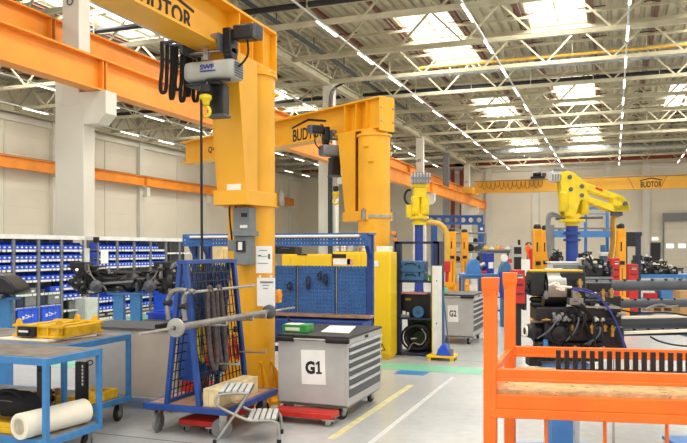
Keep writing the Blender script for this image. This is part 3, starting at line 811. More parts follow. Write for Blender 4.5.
cab = cabinet('right yellow safety cabinet whose edge shows beside the dark blue shelf', -4.53, -3.50, 11.68, 12.08, 1.80, 'cabinet_yellow',
    [('warning_label', 332, 254, 346, 258, 'ink'), ('notice_label', 333, 259, 350, 264.5, 'paper'), ('pink_label', 347, 259, 353, 264.5, 'pink'), ('small_label', 374, 261, 378.5, 266.5, 'paper')])
b = MB(); P = lambda a, c: atY(a, c, 11.674)
b.prism([P(379, 350.5), P(385.5, 350.5), P(382.2, 343)], (0, -.003, 0)); b.build('warning_triangle', 'ink', cab)
b = MB(); P = lambda a, c: atY(a, c, 11.67); b.prism([P(380.4, 349.7), P(384.1, 349.7), P(382.2, 345)], (0, -.003, 0)); b.build('triangle_field', 'cabinet_yellow', cab)
b = MB(); b.box(-3.78, -3.55, 11.8, 12.0, 1.8, 1.9); tag(origin(b.build('white_carton', 'white', bev=.006), (-3.66, 11.9, 1.8)), 'small white carton on top of the right yellow cabinet', 'box')

# ================================================================== BLUE PEGBOARD WORKSTATION
PY = 10.0
t = thing('pegboard_stand', 'blue pegboard workstation with perforated hood standing behind the near jib column', 'workstation', (-4.7, PY, 0))
pxl, pxr = atY(193, 240, PY).x, atY(373, 240, PY).x
zt = atY(340, 234.5, PY).z
ipx = atY(207, 250, PY).x
def perf(b, x0, x1, y, z0, z1, p, d, rows_):
    """sheet with real square holes: strips between hole rows and bridges between holes"""
    nz = max(1, int((z1 - z0) / p)); nx = max(1, int((x1 - x0) / p)); pz, pxx = (z1 - z0) / nz, (x1 - x0) / nx
    for k in range(nz):
        zc = z0 + k * pz
        b.box(x0, x1, y, y + .008, zc, zc + pz - d)
        for i in range(nx): b.box(x0 + i * pxx, x0 + (i + 1) * pxx - d, y, y + .008, zc + pz - d, zc + pz)
zpt, zpb = atY(340, 266, PY).z, atY(340, 315, PY).z
xa = atY(274, 250, PY).x
for (a, c) in ((ipx, atY(240, 250, PY).x), (atY(240, 250, PY).x + .02, xa - .02), (xa, atY(297, 290, PY).x - .01), (atY(297, 290, PY).x + .01, atY(336, 290, PY).x - .01), (atY(336, 290, PY).x + .01, pxr - .09)):
    b = MB(); perf(b, a, c, PY, zpb, zpt, .052, .02, 1)
    b.box(a, a + .012, PY, PY + .03, zpb, zpt); b.box(c - .012, c, PY, PY + .03, zpb, zpt)
    b.build('peg_panel', 'peg_blue', t)
    b = MB(); b.box(a, c, PY + .035, PY + .04, zpb, zpt); b.build('added_pale_sheet', 'white', t)  # pale sheet added behind each panel so the peg holes look bright
b = MB(); perf(b, pxl, pxr + .02, PY - .3, zt - .17, zt - .01, .05, .018, 1); b.box(pxl, pxr + .03, PY - .3, PY + .06, zt - .01, zt + .015); b.build('hood', 'peg_blue', t)
b = MB(); b.cyl((pxl + .15, PY - .325, zt - .03), (pxr - .1, PY - .325, zt - .03), .02, n=10); b.build('hood_lamp', 'white', t)
for x in (pxl + .04, ipx + .02, pxr - .045):
    b = MB(); b.box(x - .045, x + .045, PY - .01, PY + .06, 0, zt - .01)
    b.prism([(x - .03, PY - .01, zt - .35), (x - .03, PY - .28, zt - .02), (x - .03, PY - .01, zt - .02)], (.06, 0, 0)); b.build('post', 'frame_blue', t)
b = MB(); b.box(pxl, pxr, PY - .05, PY + .05, zpb - .1, zpb - .02); b.box(pxl, pxr, PY + .0, PY + .05, .3, .38); b.build('cross_rail', 'frame_blue', t)
b = MB(); b.box(pxl, pxr + .02, PY - .22, PY - .02, .86, .9); b.build('bench_top', 'deck_wood', t, bev=.004)
b = MB(); b.box(pxl, pxr, PY - .47, PY - .06, .5, .83); b.build('bench_apron', 'frame_blue', t)
for x in (pxl + .05, pxr - .05):
    b = MB(); b.box(x - .03, x + .03, PY - .47, PY - .41, 0, .5); b.build('bench_leg', 'frame_blue', t)
# dark tools hung on the panel, black trays on the cabinets
for i, (px, py, w, h, lab) in enumerate(((290, 285, .07, .1, 'dark tool hanging leftmost on the pegboard'), (308.5, 281, .06, .16, 'dark tool hanging second from the left on the pegboard'), (320, 275, .05, .1, 'dark tool hanging third from the left on the pegboard'), (326, 278, .06, .14, 'dark tool hanging rightmost on the pegboard'))):
    p = atY(px, py, PY - .03)
    b = MB(); b.cyl(p + Vector((0, .03, h * .4)), p + Vector((0, -.04, h * .4)), .008, n=6); b.tube([p + Vector((w * .5 * cos(a), -.02, h * .5 * sin(a) - .02)) for a in [k * pi / 5 for k in range(10)]], .012, 6, closed=True)
    b.box(p.x - .015, p.x + .015, PY - .06, PY - .03, p.z - h * .8, p.z - h * .3)
    tag(origin(b.build('hanging_tool', 'black'), tuple(p)), lab, 'tool', 'tools on the pegboard')
t = thing('black_case', 'flat black case standing on the left yellow cabinet', 'case', tuple(atY(283, 256, 11.8)))
p, q = atY(274, 254, 11.76), atY(295, 246, 11.76); b = MB(); b.box(p.x, q.x, 11.76, 12.08, 1.762, q.z); b.build('shell', 'black', t, bev=.02)
b = MB(); b.box(p.x + .15, p.x + .3, 11.74, 11.76, 1.85, 1.87); b.build('handle', 'dark_grey', t)
t = thing('wire_basket', 'wire basket with jars on the right yellow cabinet', 'basket', (-4.2, 11.9, 1.8))
b = MB()
for z in (1.81, 1.87, 1.93): b.tube([(-4.5, 11.76, z), (-3.95, 11.76, z), (-3.95, 12.1, z), (-4.5, 12.1, z)], .006, 6, closed=True)
for k in range(9): b.cyl((-4.5 + k * .069, 11.76, 1.8), (-4.5 + k * .069, 11.76, 1.93), .004, n=5)
b.build('wire_frame', 'steel', t)
for i in range(4):
    b = MB(); b.lathe((-4.42 + i * .13, 11.92, 1.803), (0, 0, 1), [(0, .045), (.1, .045), (.12, .03), (.14, .03)], 12)
    tag(origin(b.build('jar', ['white', 'light_grey', 'mid_grey', 'white'][i]), (-4.42 + i * .13, 11.92, 1.803)), 'jar in the wire basket on the right yellow cabinet, %s from the left' % ORD[i], 'jar', 'jars in the basket')
# cream cardboard boxes seen through the left end of the workstation
for i, (a, c, d, e, Y) in enumerate(((207, 247, 222, 262, 10.9), (222.5, 249, 229, 262, 10.95))):
    t = thing('cardboard_box', ['larger cream cardboard box behind the left end of the pegboard stand', 'narrow cream cardboard box squeezed between a box and the jib column'][i], 'box', tuple(atY(a, e, Y)))
    p, q = atY(a, e, Y), atY(d, c, Y); b = MB(); b.box(p.x, q.x, Y, Y + .4, 1.25, q.z); b.build('carton_body', 'cream_box', t, bev=.004)
    b = MB(); b.box(p.x + .02, q.x - .02, Y - .002, Y + .0, (1.25 + q.z) / 2 - .02, (1.25 + q.z) / 2 + .02); b.build('tape', 'wood', t)
t = thing('wall_shelf', 'steel rack behind the left end of the pegboard stand carrying cream boxes', 'shelf', (-6.0, 11.1, 0))
x0, x1 = atY(204, 260, 10.9).x, atY(231, 260, 10.9).x
for x in (x0, x1):
    for y in (10.86, 11.36):
        b = MB(); b.box(x - .02, x + .02, y - .02, y + .02, 0, 1.3); b.build('post', 'mid_grey', t)
for z in (.3, .75, 1.22):
    b = MB(); b.box(x0 + .021, x1 - .021, 10.86, 11.36, z, z + .03); b.build('shelf', 'mid_grey', t)

# ================================================================== SLING TROLLEY (blue A-frame rack on a wheeled deck)
TX0, TX1, TY0, TY1 = -4.42, -3.47, 6.14, 7.27
t = thing('sling_trolley', 'blue A-frame trolley with wire mesh sides and a wooden deck before the near jib column', 'trolley', ((TX0 + TX1) / 2, (TY0 + TY1) / 2, 0))
b = MB()
for (a, c, d, e) in ((TX0, TX1, TY0, TY0 + .05), (TX0, TX1, TY1 - .05, TY1), (TX0, TX0 + .05, TY0 + .05, TY1 - .05), (TX1 - .05, TX1, TY0 + .05, TY1 - .05)): b.box(a, c, d, e, .25, .31)
b.build('deck_frame', 'frame_blue', t, bev=.004)
b = MB(); b.box(TX0 + .05, TX1 - .05, TY0 + .05, TY1 - .05, .28, .312); b.build('deck_board', 'deck_wood', t)
k = 0
for x in (TX0 + .1, TX1 - .12):
    for y in (TY0 + .12, TY1 - .14): caster(t, x, y, .1, rz=(pi / 2 + .1, pi / 2 - .3, .4, 1.3)[k], plate_z=.25, tire='mid_grey' if y < 6.5 else 'rubber', w=.04); k += 1
AX, ZT = -3.985, 1.70
FL, FR = -4.17, -3.80                      # feet of the A
for y, nm in ((TY0 + .05, 'front'), (TY1 - .12, 'rear')):
    b = MB(); b.beam((FL, y, .31), (AX - .03, y, ZT), .045, .045, up=(0, 1, 0)); b.build('leg', 'frame_blue', t)
    b = MB(); b.beam((FR, y, .31), (AX + .03, y, ZT), .045, .05, up=(0, 1, 0)); b.build('leg', 'frame_blue', t)
b = MB(); b.box(AX - .06, AX + .06, TY0 + .02, TY1 - .09, ZT, ZT + .04); b.build('ridge_beam', 'frame_blue', t, bev=.004)
for sx in (FL, FR):
    b = MB(); b.box(sx - .02, sx + .02, TY0 + .08, TY1 - .14, .312, .35); b.build('foot_rail', 'frame_blue', t)
    b = MB(); ax = AX + (-.03 if sx < AX else .03)
    N = 12
    for i in range(N + 1):
        y = TY0 + .08 + (TY1 - .23 - TY0) * i / N * 1.0
        b.beam((sx, y, .35), (ax, y, ZT), .009, .009)
    for i in range(1, 15):
        f = i / 15; b.beam((sx + (ax - sx) * f, TY0 + .05, .35 + (ZT - .35) * f), (sx + (ax - sx) * f, TY1 - .12, .35 + (ZT - .35) * f), .009, .009)
    b.build('wire_mesh', 'black', t)
b = MB()
for i in range(4): y = TY0 + .3 + i * .2; b.box(AX - .2 - .02, AX - .02, y, y + .04, .5, 1.6)
b.build('inner_slats', 'frame_blue', t)
# rods and pegs on the right-hand slope
b = MB(); b.cyl((-3.80, 5.95, 1.432), (-3.80, 7.35, 1.44), .016, n=10)
for y in (6.2, 6.55, 6.9, 7.12): b.cyl((AX + .05, y, 1.43), (-3.79, y, 1.436), .011, n=8)
b.build('hanger_rail', 'aluminium', t)
b = MB()
for (y, z) in ((6.25, 1.10), (6.8, 1.10), (7.1, 1.10), (7.1, .72), (6.5, .68)): b.cyl((FR + (AX - FR) * ((z - .31) / 1.39), y, z), (-3.53, y, z + .01), .011, n=8); b.cyl((-3.53, y, z + .01), (-3.53, y, z + .045), .011, n=8)
b.build('hook_pegs', 'aluminium', t)
# long bar with two end discs resting on the pegs
t = thing('lifting_bar', 'long grey steel bar with two round discs lying on the blue sling trolley', 'bar', (-3.6, 6.3, 1.14))
BX, BZ0, BZ1 = -3.58, 1.165, 1.15
bp = lambda y: Vector((BX, y, BZ0 + (BZ1 - BZ0) * (y - 4.94) / 3))
b = MB(); b.cyl(bp(5.5), bp(7.28), .033, n=16); b.build('thick_tube', 'tube_steel', t)
b = MB(); b.cyl(bp(4.92), bp(5.5), .013, n=10); b.cyl(bp(7.28), bp(7.95), .014, n=10); b.build('end_rod', 'steel', t)
b = MB(); b.lathe(bp(5.42), (0, 1, 0), [(0, .05), (.012, .082), (.035, .085), (.05, .07), (.055, .036), (.09, .036)], 28); b.build('front_disc', 'aluminium', t)
b = MB(); b.lathe(bp(5.40), (0, 1, 0), [(0, .018), (.03, .024)], 6); b.build('disc_bolt', 'dark_grey', t)
b = MB(); b.lathe(bp(7.24), (0, 1, 0), [(0, .036), (.02, .075), (.05, .08), (.065, .05)], 28); b.build('rear_disc', 'dark_grey', t)
# curved grey slings over the rail's front end
for i, (x, w_, lab) in enumerate(((-3.83, .0, 'left of the two thick grey hooks hanging from the trolley rail'), (-3.72, .0, 'right of the two thick grey hooks hanging from the trolley rail'))):
    t = thing('grey_hook', lab, 'hook', (x, 5.9, 1.45), group='thick grey hooks')
    y = 6.0 + i * .03; P = [[(-3.82, y, 1.45), (-3.91, y, 1.46), (-3.99, y, 1.44), (-4.035, y, 1.36), (-4.04, y, 1.25), (-4.025, y, 1.17)], [(-3.76, y, 1.44), (-3.82, y, 1.45), (-3.865, y, 1.41), (-3.88, y, 1.33), (-3.875, y, 1.24), (-3.86, y, 1.16)]][i]
    b = MB(); b.tube(P, .026, 10, smooth=2); b.build('bent_tube', 'tube_steel', t)
    b = MB(); b.cyl((P[3][0] - .03, y, 1.33 - i * .03), (P[3][0] + .035, y, 1.33 - i * .03), .034, n=12); b.build('collar', 'black', t)
# brown slings hanging over the rail
for i, (y, z0, z1) in enumerate(((6.38, 1.455, .62), (6.56, 1.455, .58))):
    t = thing('round_sling', ['brown lifting sling hanging over the trolley rail, nearer strand pair', 'brown lifting sling hanging over the trolley rail, farther strand pair'][i], 'sling', (-3.7, y, z0), group='brown slings')
    b = MB()
    P = [(-3.775, y - .05, .95), (-3.80, y - .04, z0 - .05), (-3.80, y - .02, z0 + .012), (-3.80, y + .02, z0 + .012), (-3.80, y + .05, z0 - .05), (-3.765, y + .07, .95), (-3.74, y + .06, .72), (-3.74, y + .01, z1), (-3.75, y - .05, .74)]
    Q = []
    for k in range(len(P)):
        a, c = Vector(P[k]), Vector(P[(k + 1) % len(P)]); Q += [a * .75 + c * .25, a * .25 + c * .75]
    b.tube(Q, .022, 8, closed=True); b.build('strand', 'sling_brown', t)
# chains and straps hanging inside the frame
for i in range(6):
    y = 6.32 + i * .14; x = -3.99 + .02 * (i % 2); t = thing('lifting_chain', 'blue grey chain hanging inside the trolley mesh, %s from the front' % ORD[i], 'chain', (x, y, 1.6), group='chains in the sling trolley')
    b = MB(); n = 22 + (i * 5) % 9
    for k in range(n):
        z = 1.62 - k * .034; c = Vector((x + .006 * sin(k), y + .02 * sin(k * .4 + i), z)); R = Matrix.Rotation(pi / 2 * (k % 2), 4, 'Z')
        b.tube([c + R @ Vector((.011 * cos(a), 0, .022 * sin(a))) for a in [j * pi / 4 for j in range(8)]], .006, 5, closed=True)
    b.build('links', 'chain_grey', t)
t = thing('strap_bundle', 'yellow webbing strap hanging low inside the trolley mesh', 'strap', (-3.95, 6.45, .6))
b = MB(); b.tube([(-3.95, 6.42, 1.08), (-3.94, 6.4, .9), (-3.93, 6.43, .72), (-3.92, 6.48, .7), (-3.93, 6.5, .9), (-3.95, 6.48, 1.08)], .018, 6, smooth=2); b.build('webbing', 'sling_yellow', t)
t = thing('strap_bundle', 'red strap bundle with hooks hanging inside the trolley mesh', 'strap', (-3.95, 6.9, .6))
b = MB()
for k in range(4): b.tube([(-3.95 + .02 * k, 6.55 + k * .16, .92), (-3.94 + .02 * k, 6.54 + k * .16, .7), (-3.93 + .02 * k, 6.6 + k * .16, .64), (-3.94 + .02 * k, 6.65 + k * .16, .72), (-3.95, 6.64 + k * .16, .9)], .018, 6, smooth=2)
b.build('webbing', 'safety_red', t)
b = MB()
for k in range(4): b.cyl((-3.95 + .02 * k, 6.6 + k * .16, .94), (-3.95 + .02 * k, 6.6 + k * .16, 1.0), .025, n=10)
b.build('buckles', 'black', t)
# timber block on the deck
t = thing('timber_block', 'thick pale glued timber block lying on the sling trolley deck', 'timber', (-3.67, 6.6, .312))
b = MB(); 
for k in range(3): b.box(-3.765 + k * .061, -3.765 + k * .061 + .059, 6.2, 7.02, .3125, .485)
o = b.build('boards', 'wood', t, bev=.003)
# red power pack between mesh and column foot
t = thing('red_jack', 'red hydraulic hand pump standing on the trolley deck behind the mesh', 'jack', (-4.25, 6.9, .312))
b = MB(); b.box(-4.36, -4.2, 6.75, 7.05, .3125, .5); b.build('tank', 'red', t, bev=.01)
b = MB(); b.cyl((-4.28, 6.9, .5), (-4.28, 6.9, .62), .05, n=14); b.tube([(-4.28, 6.9, .62), (-4.3, 6.85, .8), (-4.34, 6.8, .95)], .014, 8); b.build('pump_lever', 'black', t)

# ================================================================== RED LOW DOLLIES
def dolly(label, x0, x1, y0, y1):
    t = thing('low_dolly', label, 'dolly', ((x0 + x1) / 2, (y0 + y1) / 2, 0), group='red low dollies')
    b = MB(); b.box(x0, x1, y0, y1, .075, .135); b.build('deck', 'red', t, bev=.008)
    b = MB(); b.box(x0 + .03, x1 - .03, y0 + .04, y1 - .04, .135, .138); b.build('deck_pad', 'red', t)
    for x in (x0 + .06, x1 - .06):
        for y in (y0 + .05, y1 - .05): caster(t, x, y, .03, rz=random.uniform(0, 3), plate_z=.076, w=.024)
    return t
dolly('red low dolly under the sling trolley', -4.12, -3.72, 6.32, 7.2)
dolly('red low dolly on the floor under the G1 cabinet', -3.42, -2.74, 7.02, 7.26)
dolly('red low dolly lying left of the sling trolley', -4.95, -4.5, 7.75, 8.3)

# ================================================================== ALUMINIUM STEP STOOL
t = thing('step_stool', 'aluminium two-step stool standing before the sling trolley', 'step stool', (-3.325, 6.33, 0), radians(22))
w = dict(world=False)
SW = .4
for sg in (-1, 1):
    y = sg * SW / 2
    b = MB()
    b.tube([(-.3, y, .02), (-.1, y, .31), (.0, y, .47), (.01, y, .49)], .0145, 10)
    b.build('rear_leg', 'aluminium', t, **w)
    b = MB()
    b.tube([(.02, y, .485), (-.22, y, .485), (-.29, y, .46), (-.3, y, .40), (-.26, y, .35), (-.02, y, .235), (.04, y, .225), (.24, y, .225), (.285, y, .2), (.3, y, .14), (.3, y, .02)], .0145, 10, smooth=2)
    b.build('side_tube', 'aluminium', t, **w)
    for x in (-.305, .3):
        b = MB(); b.cyl((x, y, 0), (x, y, .045), .021, n=12); b.build('rubber_foot', 'rubber', t, **w)
for (x0, x1, z) in ((-.27, .03, .51), (.0, .28, .25)):
    b = MB(); b.box(x0, x1, -SW / 2 - .01, SW / 2 + .01, z - .03, z - .012); tr = b.build('tread', 'dark_grey', t, **w)
    for kk in range(5):
        xx = x0 + (x1 - x0) * (kk + .1) / 5; b = MB(); b.box(xx, xx + (x1 - x0) / 5 * .72, -SW / 2 - .012, SW / 2 + .012, z - .012, z); b.build('tread_slat', 'light_grey', tr, **w)
b = MB(); b.cyl((-.1, -SW / 2, .31), (-.1, SW / 2, .31), .012, n=8); b.cyl((-.24, -SW / 2, .11), (-.24, SW / 2, .11), .012, n=8); b.build('cross_bar', 'aluminium', t, **w)

# ================================================================== BLUE TABLE TROLLEYS AT THE LEFT
def table_trolley(label, x0, x1, y0, y1, zt, zd, top):
    t = thing('table_trolley', label, 'trolley', (x1, y0, 0), group='blue table trolleys')
    b = MB()
    for z in (zt - .06, zd - .06):
        for (a, c, d, e) in ((x0, x1, y0, y0 + .04), (x0, x1, y1 - .04, y1), (x0, x0 + .04, y0 + .04, y1 - .04), (x1 - .04, x1, y0 + .04, y1 - .04)): b.box(a, c, d, e, z, z + .06)
    b.build('frame', 'trolley_blue', t, bev=.003)
    for x in (x0, x1 - .045):
        for y in (y0, y1 - .045):
            b = MB(); b.box(x, x + .045, y, y + .045, zd, zt - .06); b.build('leg', 'trolley_blue', t, bev=.003)
    b = MB(); b.box(x0 + .04, x1 - .04, y0 + .04, y1 - .04, zt - .03, zt + .002); b.build('table_top', top, t)
    b = MB(); b.box(x0 + .04, x1 - .04, y0 + .04, y1 - .04, zd - .03, zd + .002); b.build('lower_shelf', 'table_top', t)
    k = 0
    for x in (x0 + .16, x1 - .1):
        for y in (y0 + .1, y1 - .1): caster(t, x, y, .085, rz=(1.2, .3, 1.4, 1.75)[k], plate_z=zd - .06, w=.04); k += 1
    return t
table_trolley('near blue table trolley with the white foam roll on its lower shelf', -5.9, -4.40, 4.79, 5.50, .94, .26, 'table_top')
table_trolley('blue table trolley behind the foremost one, carrying the yellow fixture', -6.9, -4.9, 5.57, 6.6, .93, .27, 'table_top')
# white foam roll
t = thing('foam_roll', 'thick white foam roll lying on the lower shelf of the near blue trolley', 'roll', (-4.58, 5.1, .262))
p, q = Vector((-4.63, 4.73, .373)), Vector((-4.535, 5.42, .373))
d = (q - p).normalized(); x = d.cross(Vector((0, 0, 1))).normalized(); y = x.cross(d)
b = MB(); b.lathe(p, d, [(.0, .105), (.006, .11), ((q - p).length - .006, .11), ((q - p).length, .105), ((q - p).length - .002, .06), (.03, .06), (.0, .07)], 32); b.build('outer_layer', 'foam_white', t)
b = MB()
pts = []
for k in range(70):
    a = k * .3; r = .03 + .00095 * k; pts.append((cos(a) * r, sin(a) * r))
for (u, v), (u2, v2) in zip(pts, pts[1:]):
    b._f([p + x * u + y * v - d * .002, p + x * u2 + y * v2 - d * .002, p + x * u2 + y * v2 + d * .05, p + x * u + y * v + d * .05], [(0, 1, 2, 3)])
b.build('spiral_end', 'wood', t)
# black holdall
def blob(name, m, parent, c, sx, sy, sz, seed, amp=.12, n=24, flat=True):
    rnd = random.Random(seed); b = MB(); b.ball((0, 0, 0), 1, n=n)
    ph = [rnd.uniform(0, 6) for _ in range(6)]
    for v in b.bm.verts:
        x, y, z = v.co; k = 1 + amp * (sin(3 * x + ph[0]) * cos(2.5 * y + ph[1]) + .6 * sin(6 * y + ph[2]) * sin(5 * z + ph[3]) + .4 * sin(9 * x + ph[4]))
        v.co = Vector((x * sx * k, y * sy * k, max(z, -.55 if flat else -9) * sz * k)) + Vector(c)
    return b.build(name, m, parent, ang=80)
t = thing('tool_bag', 'black fabric tool bag on the lower shelf of the near blue trolley', 'bag', (-5.05, 5.12, .36))
blob('bag_body', 'fabric_black', t, (-5.03, 5.12, .445), .27, .13, .15, 3, .1)
b = MB(); b.tube([(-5.2, 5.05, .5), (-5.12, 5.0, .6), (-4.95, 5.0, .6), (-4.86, 5.05, .5)], .014, 8, smooth=2); b.build('strap', 'fabric_black', t)
b = MB(); b.tube([(-5.24, 5.03, .47), (-5.05, 4.985, .52), (-4.84, 5.04, .47)], .006, 6, smooth=2); b.build('zip', 'dark_grey', t)
for i, (x0, x1, y0, y1, m, lab) in enumerate(((-5.6, -4.77, 4.86, 5.34, 'fixture_yellow', 'flat yellow casting on the lower shelf left of the foam roll'), (-5.3, -4.96, 5.9, 6.45, 'fixture_yellow', 'yellow tray on the lower shelf of the second blue trolley'))):
    zs = .263 if i == 0 else .273
    t = thing('yellow_casting', lab, 'casting', ((x0 + x1) / 2, (y0 + y1) / 2, zs), group='yellow castings')
    b = MB(); b.box(x0, x1, y0, y1, zs, zs + .05); b.box(x0, x1, y0, y0 + .03, zs + .05, zs + .09); b.box(x0, x1, y1 - .03, y1, zs + .05, zs + .09); b.box(x1 - .03, x1, y0 + .03, y1 - .03, zs + .05, zs + .09); b.build('tray', m, t, bev=.006)
    b = MB()
    for k in range(2): b.cyl((x0 + .1 + k * .2, (y0 + y1) / 2, zs + .05), (x0 + .1 + k * .2, (y0 + y1) / 2, zs + .1), .035, n=14)
    b.build('bosses', m, t)
t = thing('battery_pack', 'black upright tool case with a wire loop on the second blue trolley', 'tool case', (-5.1, 5.95, .3))
p, q = atY(79, 394, 5.85), atY(89, 362, 5.85); b = MB(); b.box(p.x, q.x, 5.79, 5.85, .2725, q.z); b.build('case', 'black', t, bev=.006)
b = MB(); b.tube([(q.x - .01, 5.82, q.z), (q.x + .05, 5.82, q.z + .03), (q.x + .08, 5.82, q.z), (q.x + .03, 5.82, q.z - .03), (q.x - .01, 5.82, q.z - .01)], .006, 6, smooth=2); b.build('wire_loop', 'black', t)
b = MB()
for k in range(6): b.box(q.x - .035, q.x - .02, 5.786, 5.79, p.z + .1 + k * .035, p.z + .125 + k * .035)
b.build('printed_marks', 'white', t)
t = thing('cable_bundle', 'bundle of dark cables with brown ends on the second blue trolley', 'cables', (-5.4, 5.8, .3))
b = MB()
for k in range(5): b.tube([(-5.75 + k * .06, 5.8, .29), (-5.6 + k * .05, 5.84 + k * .03, .33 + .02 * k), (-5.45 + k * .02, 5.9 + k * .04, .30), (-5.36, 5.95 + k * .03, .31)], .014, 6, smooth=2)
b.build('cords', 'rubber', t)
b = MB()
for k in range(4): b.cyl((-5.62 + k * .1, 5.95, .273), (-5.62 + k * .1, 5.95, .37 + .02 * k), .028, n=10)
b.build('fittings', 'copper_brown', t)
t = thing('tall_battery', 'black upright panel standing behind the corner leg of the near trolley', 'panel', (-5.3, 5.75, .3))
p, q = atY(38, 392, 5.76), atY(50, 366, 5.76); b = MB(); b.box(p.x, q.x, 5.74, 5.775, .2725, q.z); b.build('plate', 'black', t, bev=.004)
b = MB(); b.box(p.x + .02, q.x - .02, 5.73, 5.74, q.z - .06, q.z - .03); b.build('grip', 'rubber', t)
# yellow welded fixture on the second trolley
t = thing('welding_fixture', 'yellow welded frame fixture lying on the second blue trolley', 'fixture', (-5.6, 6.1, .95))
Yf = 5.95; p, q = atY(15, 334, Yf), atY(103, 318, Yf)
X0, X1 = atY(25, 330, Yf).x, atY(100, 326, 6.35).x
zb = .96
for y in (5.78, 6.36):
    b = MB()
    b.box(X0, X1, y, y + .06, zb, zb + .025); b.box(X0, X1, y, y + .06, zb + .1, zb + .125); b.box(X0 + .02, X1 - .02, y + .024, y + .036, zb + .025, zb + .1)
    for k in range(5): xx = X0 + .05 + (X1 - X0 - .1) * k / 4; b.box(xx - .008, xx + .008, y, y + .06, zb + .025, zb + .1)
    b.build('long_beam', 'fixture_yellow', t, bev=.003)
b = MB()
for k in range(4): xx = X0 + (X1 - X0 - .09) * k / 3; b.box(xx, xx + .09, 5.84, 6.36, zb + .01, zb + .11)
b.build('cross_member', 'fixture_yellow', t, bev=.004)
b = MB()
for (x, y) in ((X0 + .06, 5.81), (X1 - .06, 5.81), (X0 + .3, 6.39), (X1 - .1, 6.39)): b.prism([(x - .04, y - .01, zb + .125), (x + .04, y - .01, zb + .125), (x + .025, y - .01, zb + .17), (x, y - .01, zb + .185), (x - .025, y - .01, zb + .17)], (0, .02, 0))
b.build('lifting_lug', 'fixture_yellow', t)
b = MB(); b.box(X0 + .1, X0 + .32, 5.74, 5.78, zb + .01, zb + .11); b.cyl((X0 + .21, 5.74, zb + .06), (X0 + .21, 5.72, zb + .06), .04, n=14); b.build('clamp_block', 'machine_black', t, bev=.006)
b = MB(); b.box(X0 + .14, X0 + .26, 5.718, 5.722, zb + .055, zb + .075); b.build('stamped_mark', 'white', t)
for k in range(3):
    b = MB(); xx = X0 + .25 + k * (X1 - X0 - .4) / 2; b.box(xx - .03, xx + .03, 5.9, 6.3, .956, zb); b.build('support_foot', 'black', t)
b = MB(); b.prism([(X0 - .12, 5.7, .9325), (X1 - .1, 5.7, .9325), (X1 + .0, 6.3, .9325), (X0 + .1, 6.3, .9325)], (0, 0, .02)); tag(origin(b.build('foam_sheet', 'foam_white', bev=.004), (X0, 5.74, .953)), 'flat white foam sheet under the yellow fixture', 'sheet')
# low grey-beige cabinet behind
t = thing('steel_cabinet', 'low beige and grey steel cabinet between the second blue trolley and the sling trolley', 'cabinet', (-5.3, 7.0, 0))
xr = atY(177, 360, 7.0).x; xm = atY(131, 360, 7.0).x; xl = -6.0
b = MB(); b.box(xm, xr, 7.0, 7.7, .16, .92); b.build('right_body', 'beige_panel', t, bev=.01)
b = MB(); b.box(xl, xm, 7.0, 7.7, .16, .92); b.build('left_body', 'cart_grey', t, bev=.01)
b = MB(); b.box(xl - .01, xr + .01, 6.98, 7.72, .92, .945); b.build('top_plate', 'dark_grey', t)
k = 0
for x in (xl + .1, xr - .15):
    for y in (7.1, 7.6): caster(t, x, y, .065, rz=.3 + k, plate_z=.16); k += 1
t = thing('drip_tray', 'flat dark tray lying on the low steel cabinet', 'tray', (-5.2, 7.2, .945))
p, q = atZ(99, 335, .96), atZ(146, 330, .96); x0, x1 = p.x + .1, q.x
b = MB(); b.box(x0, x1, 7.02, 7.6, .946, .955)
for (a, c, d, e) in ((x0, x1, 7.02, 7.04), (x0, x1, 7.58, 7.6), (x0, x0 + .02, 7.04, 7.58), (x1 - .02, x1, 7.04, 7.58)): b.box(a, c, d, e, .955, .99)
b.build('pan', 'black', t)
b = MB(); b.box(x0 + .03, x1 - .03, 7.05, 7.57, .955, .958); b.build('pan_floor', 'table_top', t)

# ================================================================== BIN RACKS ALONG THE COLUMN LINE
RX0, RX1 = -12.97, -12.58          # back and front of the racks
def rack_y(px): return atX(px, 250, RX1).y
ups1 = [rack_y(14) - 1.6, rack_y(14) - .8] + [rack_y(p) for p in (14, 39, 62, 84.5)]
ups2 = [rack_y(p) for p in (98, 117.6, 134.5, 150.8, 166.4, 180, 194)]
ROWZ = [1.84, 1.61, 1.39, 1.13, .9, .65]
def rack(label, ya, yb, shelves, back=True):
    t = thing('bin_rack', label, 'shelving', ((RX0 + RX1) / 2, (ya + yb) / 2, 0), group='bin racks')
    for x in (RX0 + .02, RX1 - .02):
        for y in (ya + .022, yb - .022):
            b = MB(); b.box(x - .02, x + .02, y - .016, y + .016, 0, 2.1); b.build('post', 'mid_grey', t)
    for z in shelves:
        b = MB(); b.box(RX0 + .04, RX1 - .005, ya + .04, yb - .04, z - .03, z); s = b.build('shelf', 'mid_grey', t)
        b = MB(); n = 5
        for k in range(n):
            y0 = ya + .06 + (yb - ya - .12) * k / n; b.box(RX1 - .005, RX1 - .001, y0, y0 + (yb - ya) / n * random.uniform(.5, .95), z - .055, z - .006)
        b.build('label_strip', 'white', s)
    b = MB(); b.box(RX0 + .0, RX0 + .008, ya + .005, yb - .005, .1, 2.1); b.build('back_sheet', 'dark_grey', t)
    b = MB(); b.box(RX0, RX1 + .01, ya + .002, yb - .002, 2.08, 2.18); b.build('top_board', 'white', t)
    return t
BIN0 = None
